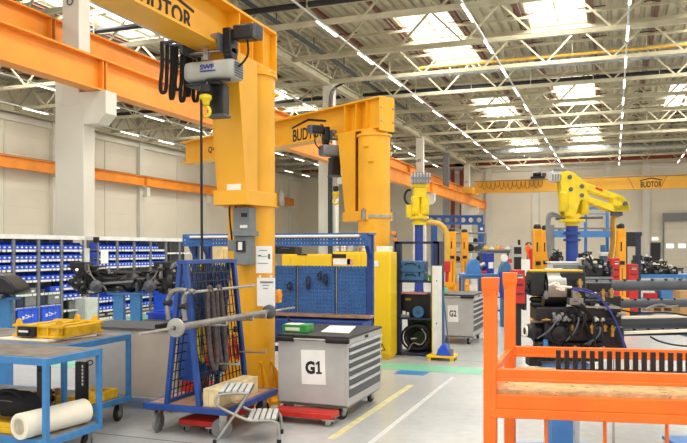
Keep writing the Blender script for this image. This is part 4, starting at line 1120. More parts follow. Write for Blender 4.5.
def bin_(y, z, w, label, group):
    global BIN0
    if BIN0 is None:
        b = MB(); D, H = .3, .165       # local: front faces +X at x=0, width 1 along Y
        for (y0, y1) in ((-.5, -.46), (.46, .5)): b.prism([(-D, y0, 0), (0, y0, 0), (.0, y0, .095), (-.06, y0, .115), (-.09, y0, H), (-D, y0, H)], (0, y1 - y0, 0))
        b.box(-D, 0, -.46, .46, 0, .012); b.box(-D, -D + .012, -.46, .46, .012, H); b.box(-.012, 0, -.46, .46, .012, .095)
        b.box(0, .003, -.2, .2, .03, .06, 1)
        o = b.build('storage_bin', ['bin_blue', 'paper']); BIN0 = o
    else: o = BIN0.copy(); COL.objects.link(o)
    o.location = (RX1 - .012, y, z + .001); o.scale = (1, w, 1)
    return tag(o, label, 'bin', group)
rnames1 = ['outside', 'blue bin rack cut by the left edge of the photo', 'blue bin rack second from the left edge', 'blue bin rack third from the left edge', 'blue bin rack nearest the column on its left, with six bin rows']
rn2 = ['blue bin rack just right of the cream column', 'blue bin rack above the black axle, second right of the column', 'blue bin rack above the black axle, third right of the column',
       'blue bin rack fourth right of the column, half empty on top', 'empty grey rack fifth right of the column', 'empty grey rack beside the pegboard stand']
rowname = ['top', 'second', 'third', 'fourth', 'fifth', 'sixth']
for i in range(1, 5):
    ya, yb = ups1[i], ups1[i + 1]
    rack(rnames1[i], ya, yb, ROWZ[:4] + [.1] + ([.9, .65, .36] if i == 4 else [.82, .52]))
    for r, z in enumerate(ROWZ[:6 if i == 4 else 4]):
        n = 4 if (i >= 3 or r == 3) else 5
        pitch = (yb - ya - .09) / n
        for k in range(n):
            bin_(ya + .045 + pitch * (k + .5), z, pitch * .9, 'blue bin, %s from left, %s row of the %s' % (ORD[k], rowname[r], ['', 'rack at the left edge', 'second rack', 'third rack', 'rack by the column'][i]), 'blue bins in the left racks')
for i in range(6):
    ya, yb = ups2[i], ups2[i + 1]
    sh = ROWZ[:3] + [1.05, .5, .25, .05]
    rack(rn2[i], ya, yb, sh if i < 4 else [1.75, 1.4, 1.05, .6, .1])
    if i < 4:
        for r, z in enumerate(ROWZ[:3] + [.5, .25]):
            n = 5 if i != 3 else (3 if r == 0 else 6)
            pitch = (yb - ya - .09) / (6 if i == 3 else 5)
            for k in range(n):
                bin_(ya + .045 + pitch * (k + .5), z, pitch * .9, 'blue bin, %s from left, %s row of the %s rack past the column' % (ORD[k], ['top', 'second', 'third', 'upper floor', 'lower floor'][r], ORD[i]), 'blue bins in the right racks')
# large blue crates on the bottom shelves, grey boxes above them
for i, (pa, pb) in enumerate(((-9, 13), (16.5, 38), (40.5, 60))):
    ya, yb = rack_y(pa), rack_y(pb)
    t = thing('blue_crate', 'large blue crate with a white print, %s from the left on the rack bottoms' % ORD[i], 'crate', (RX1, (ya + yb) / 2, .1), group='large blue crates')
    b = MB(); b.box(RX0 + .04, RX1 + .02, ya + .02, yb - .02, .102, .46); b.build('tub', 'crate_blue', t, bev=.01)
    b = MB(); b.box(RX0 + .03, RX1 + .035, ya, yb, .46, .5)
    for k in range(4): y = ya + .02 + (yb - ya - .06) * k / 3; b.box(RX1 + .02, RX1 + .03, y, y + .02, .12, .46)
    b.build('rim', 'crate_blue', t, bev=.004)
    b = MB(); yc = (ya + yb) / 2 + .04
    for k, (dy, dz, w_, h_) in enumerate(((-.17, .0, .1, .05), (-.1, .04, .06, .03), (-.03, .01, .05, .05), (.04, .0, .12, .025), (-.12, -.03, .2, .02), (.1, .03, .06, .02))): b.bc((RX1 + .0215, yc + dy, .3 + dz), (.003, w_, h_), rot=Matrix.Rotation(.15 * (-1) ** k, 4, 'X'))
    b.build('white_print', 'white', t)
for i, (pa, pb, z0, z1, m, lab) in enumerate(((2, 12, .53, .78, 'dark_grey', 'grey box on the shelf above the leftmost crate'), (17, 24, .53, 1.0, 'dark_navy', 'dark blue panel on the shelf above the second crate'), (26, 37, .53, .95, 'mid_grey', 'grey box above the second crate, right one'),
                                             (49, 61, .53, .76, 'mid_grey', 'low grey box above the third crate'), (51, 61, .83, .95, 'bin_blue', 'flat blue tray above the low grey box'), (41, 46, .53, .9, 'dark_navy', 'dark blue panel above the third crate'))):
    ya, yb = rack_y(pa), rack_y(pb); t = thing('storage_box', lab, 'box', (RX1, (ya + yb) / 2, z0), group='boxes in the left racks')
    b = MB(); b.box(RX0 + .06, RX1 - .02, ya, yb, z0, z1); b.build('box_body', m, t, bev=.006)
    b = MB(); b.box(RX1 - .02, RX1 - .016, ya + (yb - ya) * .55, yb - .06, z1 - .1, z1 - .05); b.build('label', 'white', t)
t = thing('metal_sheet', 'grey flat sheet standing at the foot of the rack by the column', 'panel', (RX1, rack_y(74), .1))
b = MB(); b.box(RX1 - .1, RX1 - .07, rack_y(71.5), rack_y(83), .1, .56); b.build('sheet', 'mid_grey', t)
b = MB(); b.box(RX1 - .102, RX1 - .1, rack_y(71.5), rack_y(72.3), .1, .56); b.build('edge', 'steel', t)
t = thing('paper_sleeve', 'sheet of paper in a clear sleeve hanging on the rack end by the column', 'notice', (RX1, rack_y(85), 1.5))
b = MB(); b.box(RX1 - .02, RX1 - .012, rack_y(84.5) - .03, rack_y(90), 1.47, 1.87); b.build('sleeve', 'light_grey', t)
t = thing('notice_sheet', 'white sheet on the first rack right of the column', 'notice', (RX1, rack_y(104), 1.5))
b = MB(); b.box(RX1 + .006, RX1 + .01, rack_y(100.5), rack_y(108), 1.47, 1.83); b.build('sheet', 'paper', t)
t = thing('rack_clock', 'small black box on the post right of the column', 'box', (RX1, rack_y(97.5), 2.0))
b = MB(); b.box(RX1 - .1, RX1 + .02, rack_y(96.3), rack_y(98.8), 2.02, 2.16); b.build('case', 'black', t)
t = thing('white_locker', 'low white locker at the foot of the cream column', 'locker', (RX1 + .3, rack_y(92), 0))
p, q = atX(85.5, 318, RX1 + .25), atX(98, 300, RX1 + .25)
b = MB(); b.box(RX1 - .1, RX1 + .25, p.y, q.y, 0.02, .62); b.build('body', 'light_grey', t, bev=.01)
b = MB(); b.box(RX1 + .25, RX1 + .26, p.y + .03, q.y - .03, .06, .58); b.build('door', 'light_grey', t)
# open blue bin on the floor and big blue crates by the far racks
def open_tub(name, label, x0, x1, y0, y1, z0, z1, m='crate_blue', group=None):
    t = thing(name, label, 'crate', ((x0 + x1) / 2, (y0 + y1) / 2, z0), group=group)
    b = MB(); th = .012
    b.box(x0, x1, y0, y1, z0, z0 + th)
    for (a, c, d, e) in ((x0, x1, y0, y0 + th), (x0, x1, y1 - th, y1), (x0, x0 + th, y0 + th, y1 - th), (x1 - th, x1, y0 + th, y1 - th)): b.box(a, c, d, e, z0 + th, z1)
    b.build('tub', m, t)
    b = MB()
    for (a, c, d, e) in ((x0 - .02, x1 + .02, y0 - .02, y0), (x0 - .02, x1 + .02, y1, y1 + .02), (x0 - .02, x0, y0, y1), (x1, x1 + .02, y0, y1)): b.box(a, c, d, e, z1 - .04, z1)
    b.build('rim', m, t, bev=.003)
    return t
p, q = atY(148, 330, 9.2), atY(169, 313, 9.2)
open_tub('blue_tub', 'open bright blue tub standing left of the sling trolley', p.x, q.x, 9.2, 9.6, .80, q.z)
t = thing('tub_stand', 'grey stand under the bright blue tub', 'stand', ((p.x + q.x) / 2, 9.4, 0))
b = MB(); b.box(p.x - .05, q.x + .05, 9.15, 9.65, .77, .8); b.build('top', 'mid_grey', t)
for x in (p.x, q.x):
    for y in (9.2, 9.6): b = MB(); b.box(x - .02, x + .02, y - .02, y + .02, 0, .77); b.build('leg', 'mid_grey', t)
ya, yb = rack_y(152), rack_y(164)
open_tub('blue_tub', 'tall blue crate at the foot of the racks seen under the axle', RX1 + .05, RX1 + .5, ya, yb, 0.0, .62)

# ================================================================== TRUCK AXLES
def axle(label, loc, rz, W, seed, group='black axle assemblies', tub=.075):
    """black axle assembly, centred on loc (tube centre), length W along local X"""
    t = thing('axle_assembly', label, 'axle', loc, rz, group); w = dict(world=False); r = random.Random(seed)
    h = W / 2
    b = MB(); b.cyl((-h + .2, 0, 0), (h - .2, 0, 0), tub, n=20); b.box(-h + .3, h - .3, -.03, .05, -.14, -.1); b.build('axle_tube', 'machine_black', t, **w)
    b = MB(); b.cyl((-h + .25, .16, .1), (h - .25, .16, .1), .05, n=16); b.build('cross_tube', 'machine_black', t, **w)
    for sg in (-1, 1):
        x = sg * (h - .22)
        b = MB(); b.lathe((x, 0, -.02), (sg, 0, 0), [(-.1, .09), (-.02, .11), (0, .17), (.07, .17), (.09, .12), (.17, .1), (.19, .055), (.24, .05)], 24); b.build('hub', 'machine_black', t, **w)
        b = MB()
        for k in range(8): a = 2 * pi * k / 8; b.cyl((x + sg * .07, .14 * cos(a), -.02 + .14 * sin(a)), (x + sg * .11, .14 * cos(a), -.02 + .14 * sin(a)), .014, n=6)
        b.build('wheel_studs', 'steel', t, **w)
        b = MB(); b.prism([(x - .2, -.12, .2), (x + .2, -.12, .2), (x + .17, -.12, .14), (x + .06, -.12, .1), (x + .04, -.12, -.18), (x - .08, -.12, -.18), (x - .1, -.12, .08)], (0, .025, 0)); b.box(x - .22, x + .22, -.14, .2, .19, .215); b.box(x - .2, x + .05, -.1, .12, .215, .27); b.build('mount_bracket', 'machine_black', t, bev=.004, **w)
        b = MB(); b.lathe((x - sg * .22, -.16, -.08), (0, -1, .25), [(0, .05), (.03, .085), (.1, .085), (.12, .06), (.18, .03)], 16); b.build('brake_chamber', 'dark_grey', t, **w)
        b = MB()
        for k in range(8): a0 = k; b.tube([(x - sg * .34 + .07 * cos(j * .6), .05 + .07 * sin(j * .6), -.14 + .003 * j + .035 * k) for j in range(11)], .012, 6)
        b.build('coil_spring', 'machine_black', t, **w)
        b = MB()
        for k in range(5):
            p = Vector((x + r.uniform(-.2, .2), -.17, r.uniform(-.1, .17))); q = Vector((x - sg * r.uniform(.2, .6), -.12, r.uniform(-.15, .1)))
            b.tube([p, (p + q) / 2 + Vector((0, -.05, r.uniform(-.12, .12))), q], .010, 6, smooth=2)
        b.build('air_hoses', 'rubber', t, **w)
        b = MB()
        for k in range(4): p = Vector((x + r.uniform(-.17, .17), -.15, r.uniform(-.12, .16))); b.cyl(p, p + Vector((r.uniform(-.05, .05), -.05, r.uniform(-.03, .04))), r.uniform(.012, .025), n=8)
        b.build('fittings', 'brass' if seed % 2 else 'steel', t, **w)
        b = MB(); b.tube([(x - sg * .1, -.2, .2), (x - sg * .16, -.22, .05), (x - sg * .3, -.2, -.05), (x - sg * .34, -.18, -.12)], .012, 6, smooth=2); b.box(x - sg * .08 - .02, x - sg * .08 + .02, -.18, -.15, .1, .24); b.build('bright_linkage', 'tube_steel', t, **w)
    for kk in range(24):
        sg = r.choice((-1, 1)); pp = Vector((sg * r.uniform(.15, h - .1), -.17 - r.uniform(0, .06), r.uniform(-.2, .2))); ee = r.choice((Vector((1, 0, 0)), Vector((0, 0, 1)), Vector((.7, 0, .7))))
        b = MB(); L_ = r.uniform(.03, .12); r0 = r.uniform(.01, .028); b.cyl(pp, pp + ee * L_, r0, n=8); b.cyl(pp + ee * L_ * .3, pp + ee * L_ * .6, r0 * 1.4, n=6); b.cyl(pp, pp + Vector((0, .16, 0)), r0 * .8, n=6)
        b.build('pipe_fitting', r.choice(('dark_grey', 'machine_black', 'machine_black', 'tube_steel', 'machine_black', 'mid_grey')), t, **w)
    b = MB(); b.lathe((.05, .08, -.02), (0, -1, 0), [(-.1, .08), (0, .13), (.1, .14), (.16, .1), (.2, .06), (.24, .06)], 20); b.build('differential', 'machine_black', t, **w)
    b = MB(); b.beam((-h + .4, -.1, .04), (h - .45, -.14, -.1), .03, .05); b.beam((-h + .5, -.12, -.06), (-.1, -.16, .02), .025, .03); b.build('tie_rods', 'machine_black', t, **w)
    b = MB(); b.beam((-.35, -.16, -.03), (.12, -.16, .005), .02, .03); b.build('name_plate', 'mid_grey', t, **w)
    return t
c = V(128, 281, 10.3)
axle('big black truck axle on the blue stand in front of the bin racks', tuple(c), TH, 1.62, 4)
def stand(label, x, y, zt, m, w=.12, sep=.22, rz=0):
    t = thing('axle_stand', label, 'stand', (x, y, 0), rz, 'blue axle stands'); k = dict(world=False)
    for sg in (-1, 1):
        b = MB(); b.box(sg * sep - w / 2, sg * sep + w / 2, -.06, .06, .03, zt); b.build('post', m, t, **k)
    b = MB(); b.box(-sep - .25, sep + .25, -.3, .3, 0, .03); b.build('base_plate', m, t, **k)
    b = MB(); b.box(-sep - .15, sep + .15, -.08, .08, zt - .03, zt); b.box(-sep - .02, sep + .02, -.03, .03, .45, .52); b.build('saddle', m, t, **k)
    return t
stand('blue two-post stand carrying the big black axle', c.x, c.y, c.z - .16, 'trolley_blue', rz=TH, w=.14, sep=.12)
c2_ = V(-6, 290, 9.2)
t = thing('machine_hood', 'smooth black hood end reaching in at the left edge of the photo', 'hood', (c2_.x, c2_.y, c2_.z), TH)
HP = lambda a, c: Vector(((a + 6) / FP * 9.2, 0, -(c - 290) / FP * 9.2))
b = MB(); b.prism([HP(-40, 274), HP(-4, 274.5), HP(4, 277), HP(11, 282.5), HP(16, 289), HP(17, 293), HP(13, 295), HP(5, 294), HP(-40, 297)], (0, .45, 0)); b.build('shell', 'machine_black', t, world=False, bev=.03)
b = MB(); b.prism([HP(-40, 297), HP(3, 294), HP(1, 299), HP(-40, 302)], (0, .4, 0)); b.build('lower_lip', 'dark_grey', t, world=False, bev=.01)
stand('blue stand under the black hood at the left edge', c2_.x - .2, c2_.y + .12, c2_.z - .1, 'trolley_blue', rz=TH)

# ================================================================== DARK BLUE SHELF, WHITE BOARD, BROOM
t = thing('tool_shelf', 'dark blue open shelf with a blue toolbox and a hose coil', 'shelf', (-3.2, 12.4, 0))
SX0, SX1, SY0, SY1 = -3.575, -2.79, 12.2, 12.62
b = MB(); b.box(SX0, SX0 + .02, SY0, SY1, 0, 1.98); b.box(SX0, SX0 + .11, SY0, SY0 + .02, 0, 1.98); b.build('left_side', 'dark_navy', t)
b = MB(); b.box(SX1 - .02, SX1, SY0, SY1, 0, 1.98); b.box(SX1 - .1, SX1, SY0, SY0 + .02, 0, 1.98); b.build('right_side', 'dark_navy', t)
for z in (.06, .66, 1.3):
    b = MB(); b.box(SX0 + .02, SX1 - .02, SY0, SY1, z - .03, z); b.build('shelf_board', 'dark_navy', t)
b = MB(); b.box(SX0 + .02, SX1 - .02, SY0, SY0 + .03, 1.94, 1.98); b.box(SX0 + .02, SX1 - .02, SY1 - .03, SY1, 1.94, 1.98); b.build('top_rail', 'dark_navy', t)
def in_shelf(px0, py0, px1, py1, Y): return atY(px0, py1, Y), atY(px1, py0, Y)
p, q = in_shelf(393, 261, 424, 281, 12.24); p.x = max(p.x, SX0 + .03)
t = thing('toolbox', 'blue plastic toolbox on the top shelf of the dark blue rack', 'toolbox', ((p.x + q.x) / 2, 12.35, 1.3))
b = MB(); b.box(p.x, q.x, 12.24, 12.55, 1.301, 1.44); b.build('lower_tray', 'tool_blue', t, bev=.01)
b = MB(); b.box(p.x, q.x, 12.24, 12.55, 1.45, q.z); b.build('lid', 'tool_blue', t, bev=.01)
for z in (1.40, q.z - .05):
    b = MB(); xm = (p.x + q.x) / 2; b.tube([(xm - .1, 12.235, z - .02), (xm - .06, 12.215, z + .01), (xm + .06, 12.215, z + .01), (xm + .1, 12.235, z - .02)], .012, 6); b.build('handle', 'black', t)
for dx in (.08, -.08):
    b = MB(); x = (p.x if dx > 0 else q.x) + dx; b.box(x - .015, x + .015, 12.225, 12.24, 1.38, 1.45); b.box(x - .015, x + .015, 12.225, 12.24, 1.52, 1.57); b.build('latch', 'black', t)
p = atY(418.5, 312.5, 12.28)
t = thing('tape_reel', 'grey round reel standing on the middle shelf of the dark blue rack', 'reel', (p.x, 12.3, .66))
b = MB(); b.lathe((p.x, 12.25, .762), (0, 1, 0), [(0, .1), (.05, .1)], 28); b.build('disc', 'tool_blue', t)
b = MB(); b.lathe((p.x, 12.235, .762), (0, 1, 0), [(0, .022), (.015, .03)], 14); b.build('hub', 'dark_grey', t)
p, q = in_shelf(399, 293, 429, 309, 12.3)
t = thing('parts_bin', 'black parts bin with a pink cloth on the middle shelf', 'bin', ((p.x + q.x) / 2, 12.42, .66))
b = MB(); b.box(p.x, q.x, 12.36, 12.6, .661, q.z - .03); b.build('tub', 'black', t, bev=.008)
b = MB(); b.box(p.x - .02, q.x - .04, 12.32, 12.58, q.z - .03, q.z); b.build('pink_cloth', 'pink', t, bev=.012)
b = MB(); b.box(p.x + .1, p.x + .2, 12.355, 12.36, .95, .99); b.build('label', 'copper_brown', t)
p, q = in_shelf(393, 309, 408, 319, 12.22); p.x = max(p.x, SX0 + .03)
t = thing('small_parts', 'small grey and white tool parts at the left of the middle shelf', 'parts', (p.x, 12.25, .66))
b = MB(); b.box(p.x, p.x + .22, 12.22, 12.3, .661, .71); b.build('grey_block', 'mid_grey', t, bev=.006)
b = MB(); b.cyl((p.x + .12, 12.26, .71), (p.x + .12, 12.26, .77), .03, n=12); b.cyl((p.x + .19, 12.26, .71), (p.x + .19, 12.26, .75), .022, n=12); b.build('caps', 'foam_white', t)
t = thing('hose_coil', 'coil of black hoses on the bottom shelf of the dark blue rack', 'hose', (-3.2, 12.4, .06))
rnd = random.Random(5)
for k in range(7):
    b = MB(); cx, cz, rr = -3.2 + rnd.uniform(-.06, .06), .29 + rnd.uniform(-.02, .05), rnd.uniform(.14, .215); yy = 12.24 + k * .045
    b.tube([(cx + rr * 1.1 * cos(a), yy + .02 * sin(2 * a + k), max(.085, cz + rr * sin(a))) for a in [j * pi / 12 for j in range(24)]], .02, 8, closed=True); b.build('hose_loop', 'rubber', t)
b = MB(); b.tube([(-3.33, 12.22, .1), (-3.25, 12.2, .25), (-3.1, 12.2, .18), (-3.0, 12.22, .35), (-3.1, 12.22, .48)], .012, 8, smooth=2); b.cyl((-3.28, 12.2, .3), (-3.18, 12.2, .31), .016, n=8); b.build('bright_fitting', 'steel', t)
p, q = in_shelf(405, 285, 425, 292, 12.5)
t = thing('green_sheet', 'dull green board at the back of the bottom shelf', 'board', ((p.x + q.x) / 2, 12.58, .06))
b = MB(); b.box(SX0 + .13, SX1 - .13, 12.58, 12.6, .061, .6); b.build('sheet', 'green_dark', t)
open_tub('green_bin', 'small green bin beside the blue toolbox', -2.98, -2.9, 12.26, 12.4, 1.301, 1.4, 'green')
t = thing('white_board', 'tall white board standing on a yellow pallet beside the dark blue shelf', 'board', (-2.7, 12.0, .06))
p, q = atY(432.2, 351, 12.02), atY(441.2, 266, 12.02)
b = MB(); b.box(p.x, q.x, 12.02, 12.07, .085, q.z); b.build('panel', 'white', t, bev=.003)
b = MB(); b.box(p.x - .004, p.x + .008, 12.012, 12.02, .085, q.z); b.build('edge_trim', 'cabinet_yellow', t)
b = MB()
for z in (q.z - .25, .6): b.cyl(((p.x + q.x) / 2, 12.015, z), ((p.x + q.x) / 2, 12.02, z), .012, n=8)
b.build('screw_holes', 'dark_grey', t)
p, q = atZ(432, 357, 0), atZ(462, 356, 0)
t = thing('yellow_pallet', 'small yellow platform on the floor under the white board', 'platform', (p.x, 11.9, 0))
b = MB(); b.box(p.x - .0, q.x, 11.82, 12.2, .05, .083); b.build('deck', 'cabinet_yellow', t, bev=.004)
for x in (p.x + .04, q.x - .04):
    for y in (11.86, 12.16):
        b = MB(); b.box(x - .025, x + .025, y - .025, y + .025, 0, .05); b.build('foot', 'cabinet_yellow', t)
t = thing('dustpan', 'blue long-handled dustpan standing on the yellow platform', 'dustpan', (-2.5, 11.95, .083))
P = lambda a, c, Y=11.93: atY(a, c, Y)
bz = .084; xa, xb = P(437, 350).x, P(452, 350).x
b = MB(); b.prism([(xa, 11.86, bz), (xb, 11.86, bz), (xb - .06, 11.86, bz + .11), (xb - .1, 11.86, bz + .19), (xa + .1, 11.86, bz + .19), (xa + .03, 11.86, bz + .1)], (0, .1, 0)); b.build('scoop', 'crate_blue', t, bev=.006)
b = MB(); b.cyl((xa + .12, 11.91, bz + .16), P(443.5, 292, 12.0), .012, n=8); b.build('handle', 'tool_blue', t)
t = thing('broom', 'blue broom handle with a grey brush leaning by the white board', 'broom', (-2.5, 11.9, .083))
b = MB(); b.cyl((xb - .04, 11.9, bz + .12), P(442.6, 290, 11.98), .011, n=8); b.build('handle', 'tool_blue', t)
b = MB(); b.box(xb - .1, xb + .03, 11.865 + .0, 11.93, bz, bz + .12); b.build('brush', 'mid_grey', t, bev=.006)
t = thing('green_bottle', 'small green bottle standing on the left end of the G2 cabinet', 'bottle', (-3.1, 14.2, .97))
p = atY(445.5, 292, 14.2); b = MB(); b.lathe((p.x, 14.2, .971), (0, 0, 1), [(0, .05), (.09, .05), (.12, .03)], 12); b.build('flask', 'paint_green', t)
b = MB(); b.lathe((p.x, 14.2, 1.091), (0, 0, 1), [(0, .018), (.03, .018)], 10); b.build('cap', 'green', t)

# ================================================================== ORANGE STILLAGE IN THE FOREGROUND
S0 = V(490.5, 443, 4.5); S0.z = 0
e1 = Vector((cos(radians(10.5)), sin(radians(10.5)), 0)); e2 = Vector((-.01, 1, 0)).normalized(); LEN, DEP = 1.75, .98
t = thing('stillage', 'orange steel stillage with a chipboard floor cut by the right edge of the photo', 'rack', tuple(S0))
def SP(a, c, z): return S0 + e1 * a + e2 * c + Vector((0, 0, z))
def sbar(b, p, q, w_, h_): b.beam(p, q, w_, h_)
for (a, c, nm) in ((0, 0, ''), (0, DEP, ''), (LEN, 0, ''), (LEN, DEP, '')):
    b = MB(); b.beam(SP(a, c, 0), SP(a, c, 1.60), .078, .078, up=e2); b.build('post', 'stillage_orange', t, bev=.006)
    b = MB()
    h = .04; hh = .048
    for (z0, s0, z1, s1) in ((1.56, .040, 1.6, .047), (1.6, .047, 1.675, .05)):
        vs = [SP(a + sx * s, c + sy * s, z) for z, s in ((z0, s0), (z1, s1)) for sx, sy in ((-1, -1), (1, -1), (1, 1), (-1, 1))]
        b._f(vs, [(3, 2, 1, 0), (4, 5, 6, 7), (0, 1, 5, 4), (1, 2, 6, 5), (2, 3, 7, 6), (3, 0, 4, 7)])
    b.build('stacking_cap', 'stillage_orange', t, bev=.003)
    b = MB(); b.beam(SP(a, c, 0), SP(a, c, .02), .13, .13, up=e2); b.build('foot_plate', 'stillage_orange', t)
for (p, q, z, nm) in (((0, 0), (LEN, 0), 1.075, 'front_rail'), ((0, DEP), (LEN, DEP), 1.09, 'back_rail')):
    b = MB(); b.beam(SP(p[0] + .03, p[1], z), SP(q[0], q[1], z), .05, .075); b.beam(SP(p[0] + .03, p[1] - .028, z - .026), SP(q[0], q[1] - .028, z - .026), .012, .02); b.build(nm, 'stillage_orange', t, bev=.004)
b = MB(); b.beam(SP(0, .03, .93), SP(LEN, .03, .93), .05, .075); b.beam(SP(0, .0, .915), SP(LEN, .0, .915), .07, .085); b.build('front_beam', 'stillage_orange', t, bev=.004)
b = MB(); b.beam(SP(0, -.01, .845), SP(LEN, -.01, .845), .07, .055); b.build('beam_flange', 'stillage_orange', t, bev=.004)
b = MB(); b.beam(SP(0, DEP, .9), SP(LEN, DEP, .9), .06, .12); b.build('back_beam', 'stillage_orange', t, bev=.004)
b = MB()
for x in (0, LEN):
    b.beam(SP(x, .03, 1.075), SP(x, DEP, 1.09), .04, .05); b.beam(SP(x, .03, .9), SP(x, DEP, .9), .05, .1)
b.build('side_rail', 'stillage_orange', t, bev=.004)
b = MB(); vs = [SP(.04, .0, .958), SP(LEN - .04, .0, .958), SP(LEN - .04, DEP, .958), SP(.04, DEP, .958)]; b.prism(vs, (0, 0, .018)); b.build('chipboard_floor', 'chipboard', t)
for x in (.33, .675, 1.03, 1.4):
    b = MB(); b.cyl(SP(x, .04, .02), SP(x, .04, .86), .011, n=8); b.build('grille_rod', 'stillage_orange', t)
b = MB(); b.cyl(SP(.03, .04, .12), SP(LEN, .04, .12), .02, n=8); b.build('low_tie', 'stillage_orange', t)
# black comb strip on the board
q0 = SP(.40, .42, .977)
t = thing('comb_strip', 'long black comb-shaped strip standing on the chipboard of the orange stillage', 'comb', tuple(q0))
b = MB(); b.beam(SP(.365, .42, .985), SP(LEN - .06, .42, .985), .05, .014); b.beam(SP(.365, .42, 1.045), SP(LEN - .06, .42, 1.045), .03, .03); b.build('base_bar', 'black', t)
for k in range(25):
    a = .38 + k * .054
    b = MB(); b.beam(SP(a, .42, .992), SP(a, .42, 1.18), .027, .03, up=e1); b.build('tooth', 'black', t, bev=.002)

# ================================================================== BLACK DRIVE AXLE ON BLUE STAND (right foreground)
D0 = 6.5
c = V(570, 310, D0)
t = thing('drive_axle', 'black truck drive axle with bare steel strap, hoses and long tubes on a blue stand', 'axle', (c.x, c.y, 0), TH)
def LP(px, py, D=D0):
    """point on the axle, measured in its own frame"""
    return Vector(((px - 343.5) / FP * D - (570 - 343.5) / FP * D0, D - D0, HC - (py - HY) / FP * D))
def lbox(b, px0, py0, px1, py1, d0, d1):
    d1 = d0 + (d1 - d0) * .55
    p, q = LP(px0, py1, D0 + d0), LP(px1, py0, D0 + d0); b.box(p.x, q.x, d0, d1, p.z, q.z); return b
k = dict(world=False)
lbox(MB(), 530, 269.8, 583, 271.6, -.08, .1).build('top_plate', 'cabinet_yellow', t, bev=.003, **k)
lbox(MB(), 531, 272, 545, 296, -.12, .22).build('left_housing', 'machine_black', t, bev=.012, **k)
lbox(MB(), 561, 272, 586, 300, -.12, .24).build('right_housing', 'machine_black', t, bev=.012, **k)
lbox(MB(), 531, 272, 582, 275, -.08, .1).build('plate_support', 'machine_black', t, bev=.004, **k)
b = MB(); p, q = LP(544, 290), LP(562, 290); vs = []; n = 14
for i in range(n + 1):
    a = -.15 + 1.9 * i / n; r = .165
    for x in (p.x, q.x):
        for rr in (r, r + .01): vs.append((x, .02 - rr * sin(a + .25) * .95, p.z + .02 + rr * cos(a + .25) * 1.0))
fs = []
for i in range(n):
    a = 4 * i; fs += [(a + 1, a + 5, a + 7, a + 3), (a, a + 2, a + 6, a + 4), (a, a + 4, a + 5, a + 1), (a + 2, a + 3, a + 7, a + 6)]
b._f(vs, fs); b.build('steel_strap', 'aluminium', t, **k)
b = MB(); p = LP(553, 291); b.cyl((p.x - .1, .02, p.z), (p.x + .1, .02, p.z), .15, n=28); b.build('air_bellows', 'machine_black', t, **k)
for (px, py, r, l) in ((530, 283, .035, .07), (528, 290, .03, .06), (533, 304, .03, .05), (533, 299, .025, .06)):
    p = LP(px, py); b = MB(); b.cyl((p.x - l / 2, -.05, p.z), (p.x + l, -.05, p.z), r, n=12); b.cyl((p.x - l / 2 - .012, -.05, p.z), (p.x - l / 2, -.05, p.z), r * .6, n=6); b.build('stub', 'machine_black', t, **k)
lbox(MB(), 537, 307, 622, 321, -.16, .3).build('main_carrier', 'machine_black', t, bev=.015, **k)
b = MB(); lbox(b, 577, 300, 607, 309, -.1, .2); b.build('bearing_block', 'machine_black', t, bev=.01, **k)
b = MB(); p, q = LP(578, 306), LP(612, 306)
b.prism([(p.x, -.2, p.z), (q.x, -.2, p.z - .01), (q.x + .03, .1, p.z - .005), (p.x + .02, .1, p.z + .005)], (0, 0, .015)); b.build('bracket_plate', 'steel', t, **k)
b = MB(); 
for px in (588, 600): p = LP(px, 305); b.box(p.x - .03, p.x + .03, -.15, -.08, p.z + .008, p.z + .03)
b.build('slot_covers', 'black', t, **k)
lbox(MB(), 545, 321, 604, 342, -.14, .25).build('gear_case', 'machine_black', t, bev=.02, **k)
p = LP(553, 331)
b = MB(); b.lathe((p.x, -.1, p.z), (0, -1, 0), [(0, .1), (.05, .1), (.07, .07), (.11, .065), (.12, .03)], 24); b.build('pinion_flange', 'machine_black', t, **k)
p = LP(547, 331)
b = MB(); b.lathe((p.x, .02, p.z), (-1, 0, 0), [(0, .09), (.05, .095), (.12, .095), (.14, .07), (.17, .06), (.175, .035), (.2, .03)], 24); b.build('hub', 'machine_black', t, **k)
b = MB(); b.lathe((p.x - .176, .02, p.z), (-1, 0, 0), [(0, .05), (.012, .045), (.02, .02)], 16); b.build('hub_cap', 'foam_white', t, label='pale hub cap', **k)
b = MB(); b.cyl((p.x - .14, -.06, p.z + .095), (p.x - .0, -.06, p.z + .095), .02, n=10); b.build('bright_pin', 'steel', t, **k)
lbox(MB(), 538, 342, 603, 362, -.12, .22).build('lower_case', 'machine_black', t, bev=.02, **k)
b = MB(); p = LP(541, 341); b.cyl((p.x, -.15, p.z - .05), (p.x, -.15, p.z + .03), .022, n=12); b.build('blue_plug', 'beam_blue', t, **k)
b = MB()
for (px, py) in ((548, 312), (556, 312), (566, 314), (574, 314), (588, 316), (610, 313), (549, 346), (560, 346), (572, 347), (585, 346), (596, 345), (537, 350)): p = LP(px, py); b.cyl((p.x, -.19, p.z), (p.x, -.12, p.z), .016, n=6)
b.build('bolt_heads', 'steel', t, **k)
for (px, py, h_) in ((572.5, 290, .11), (571.5, 299, .06), (595, 299, .1), (603, 296, .08), (584, 331, .09), (604, 334, .1), (597, 329, .06), (570, 296, .05)):
    p = LP(px, py); b = MB(); b.lathe((p.x, -.2, p.z), (0, 0, 1), [(0, .016), (h_ * .5, .016), (h_ * .52, .024), (h_ * .8, .024), (h_ * .82, .012), (h_, .012)], 6); b.build('brass_fitting', 'brass', t, **k)
p = LP(570, 300); b = MB(); b.box(p.x - .07, p.x + .05, -.22, -.13, p.z - .03, p.z + .03); b.cyl((p.x - .02, -.2, p.z), (p.x - .02, -.2, p.z + .1), .03, n=10); b.build('valve_block', 'tube_steel', t, bev=.006, **k)
rr_ = random.Random(21)
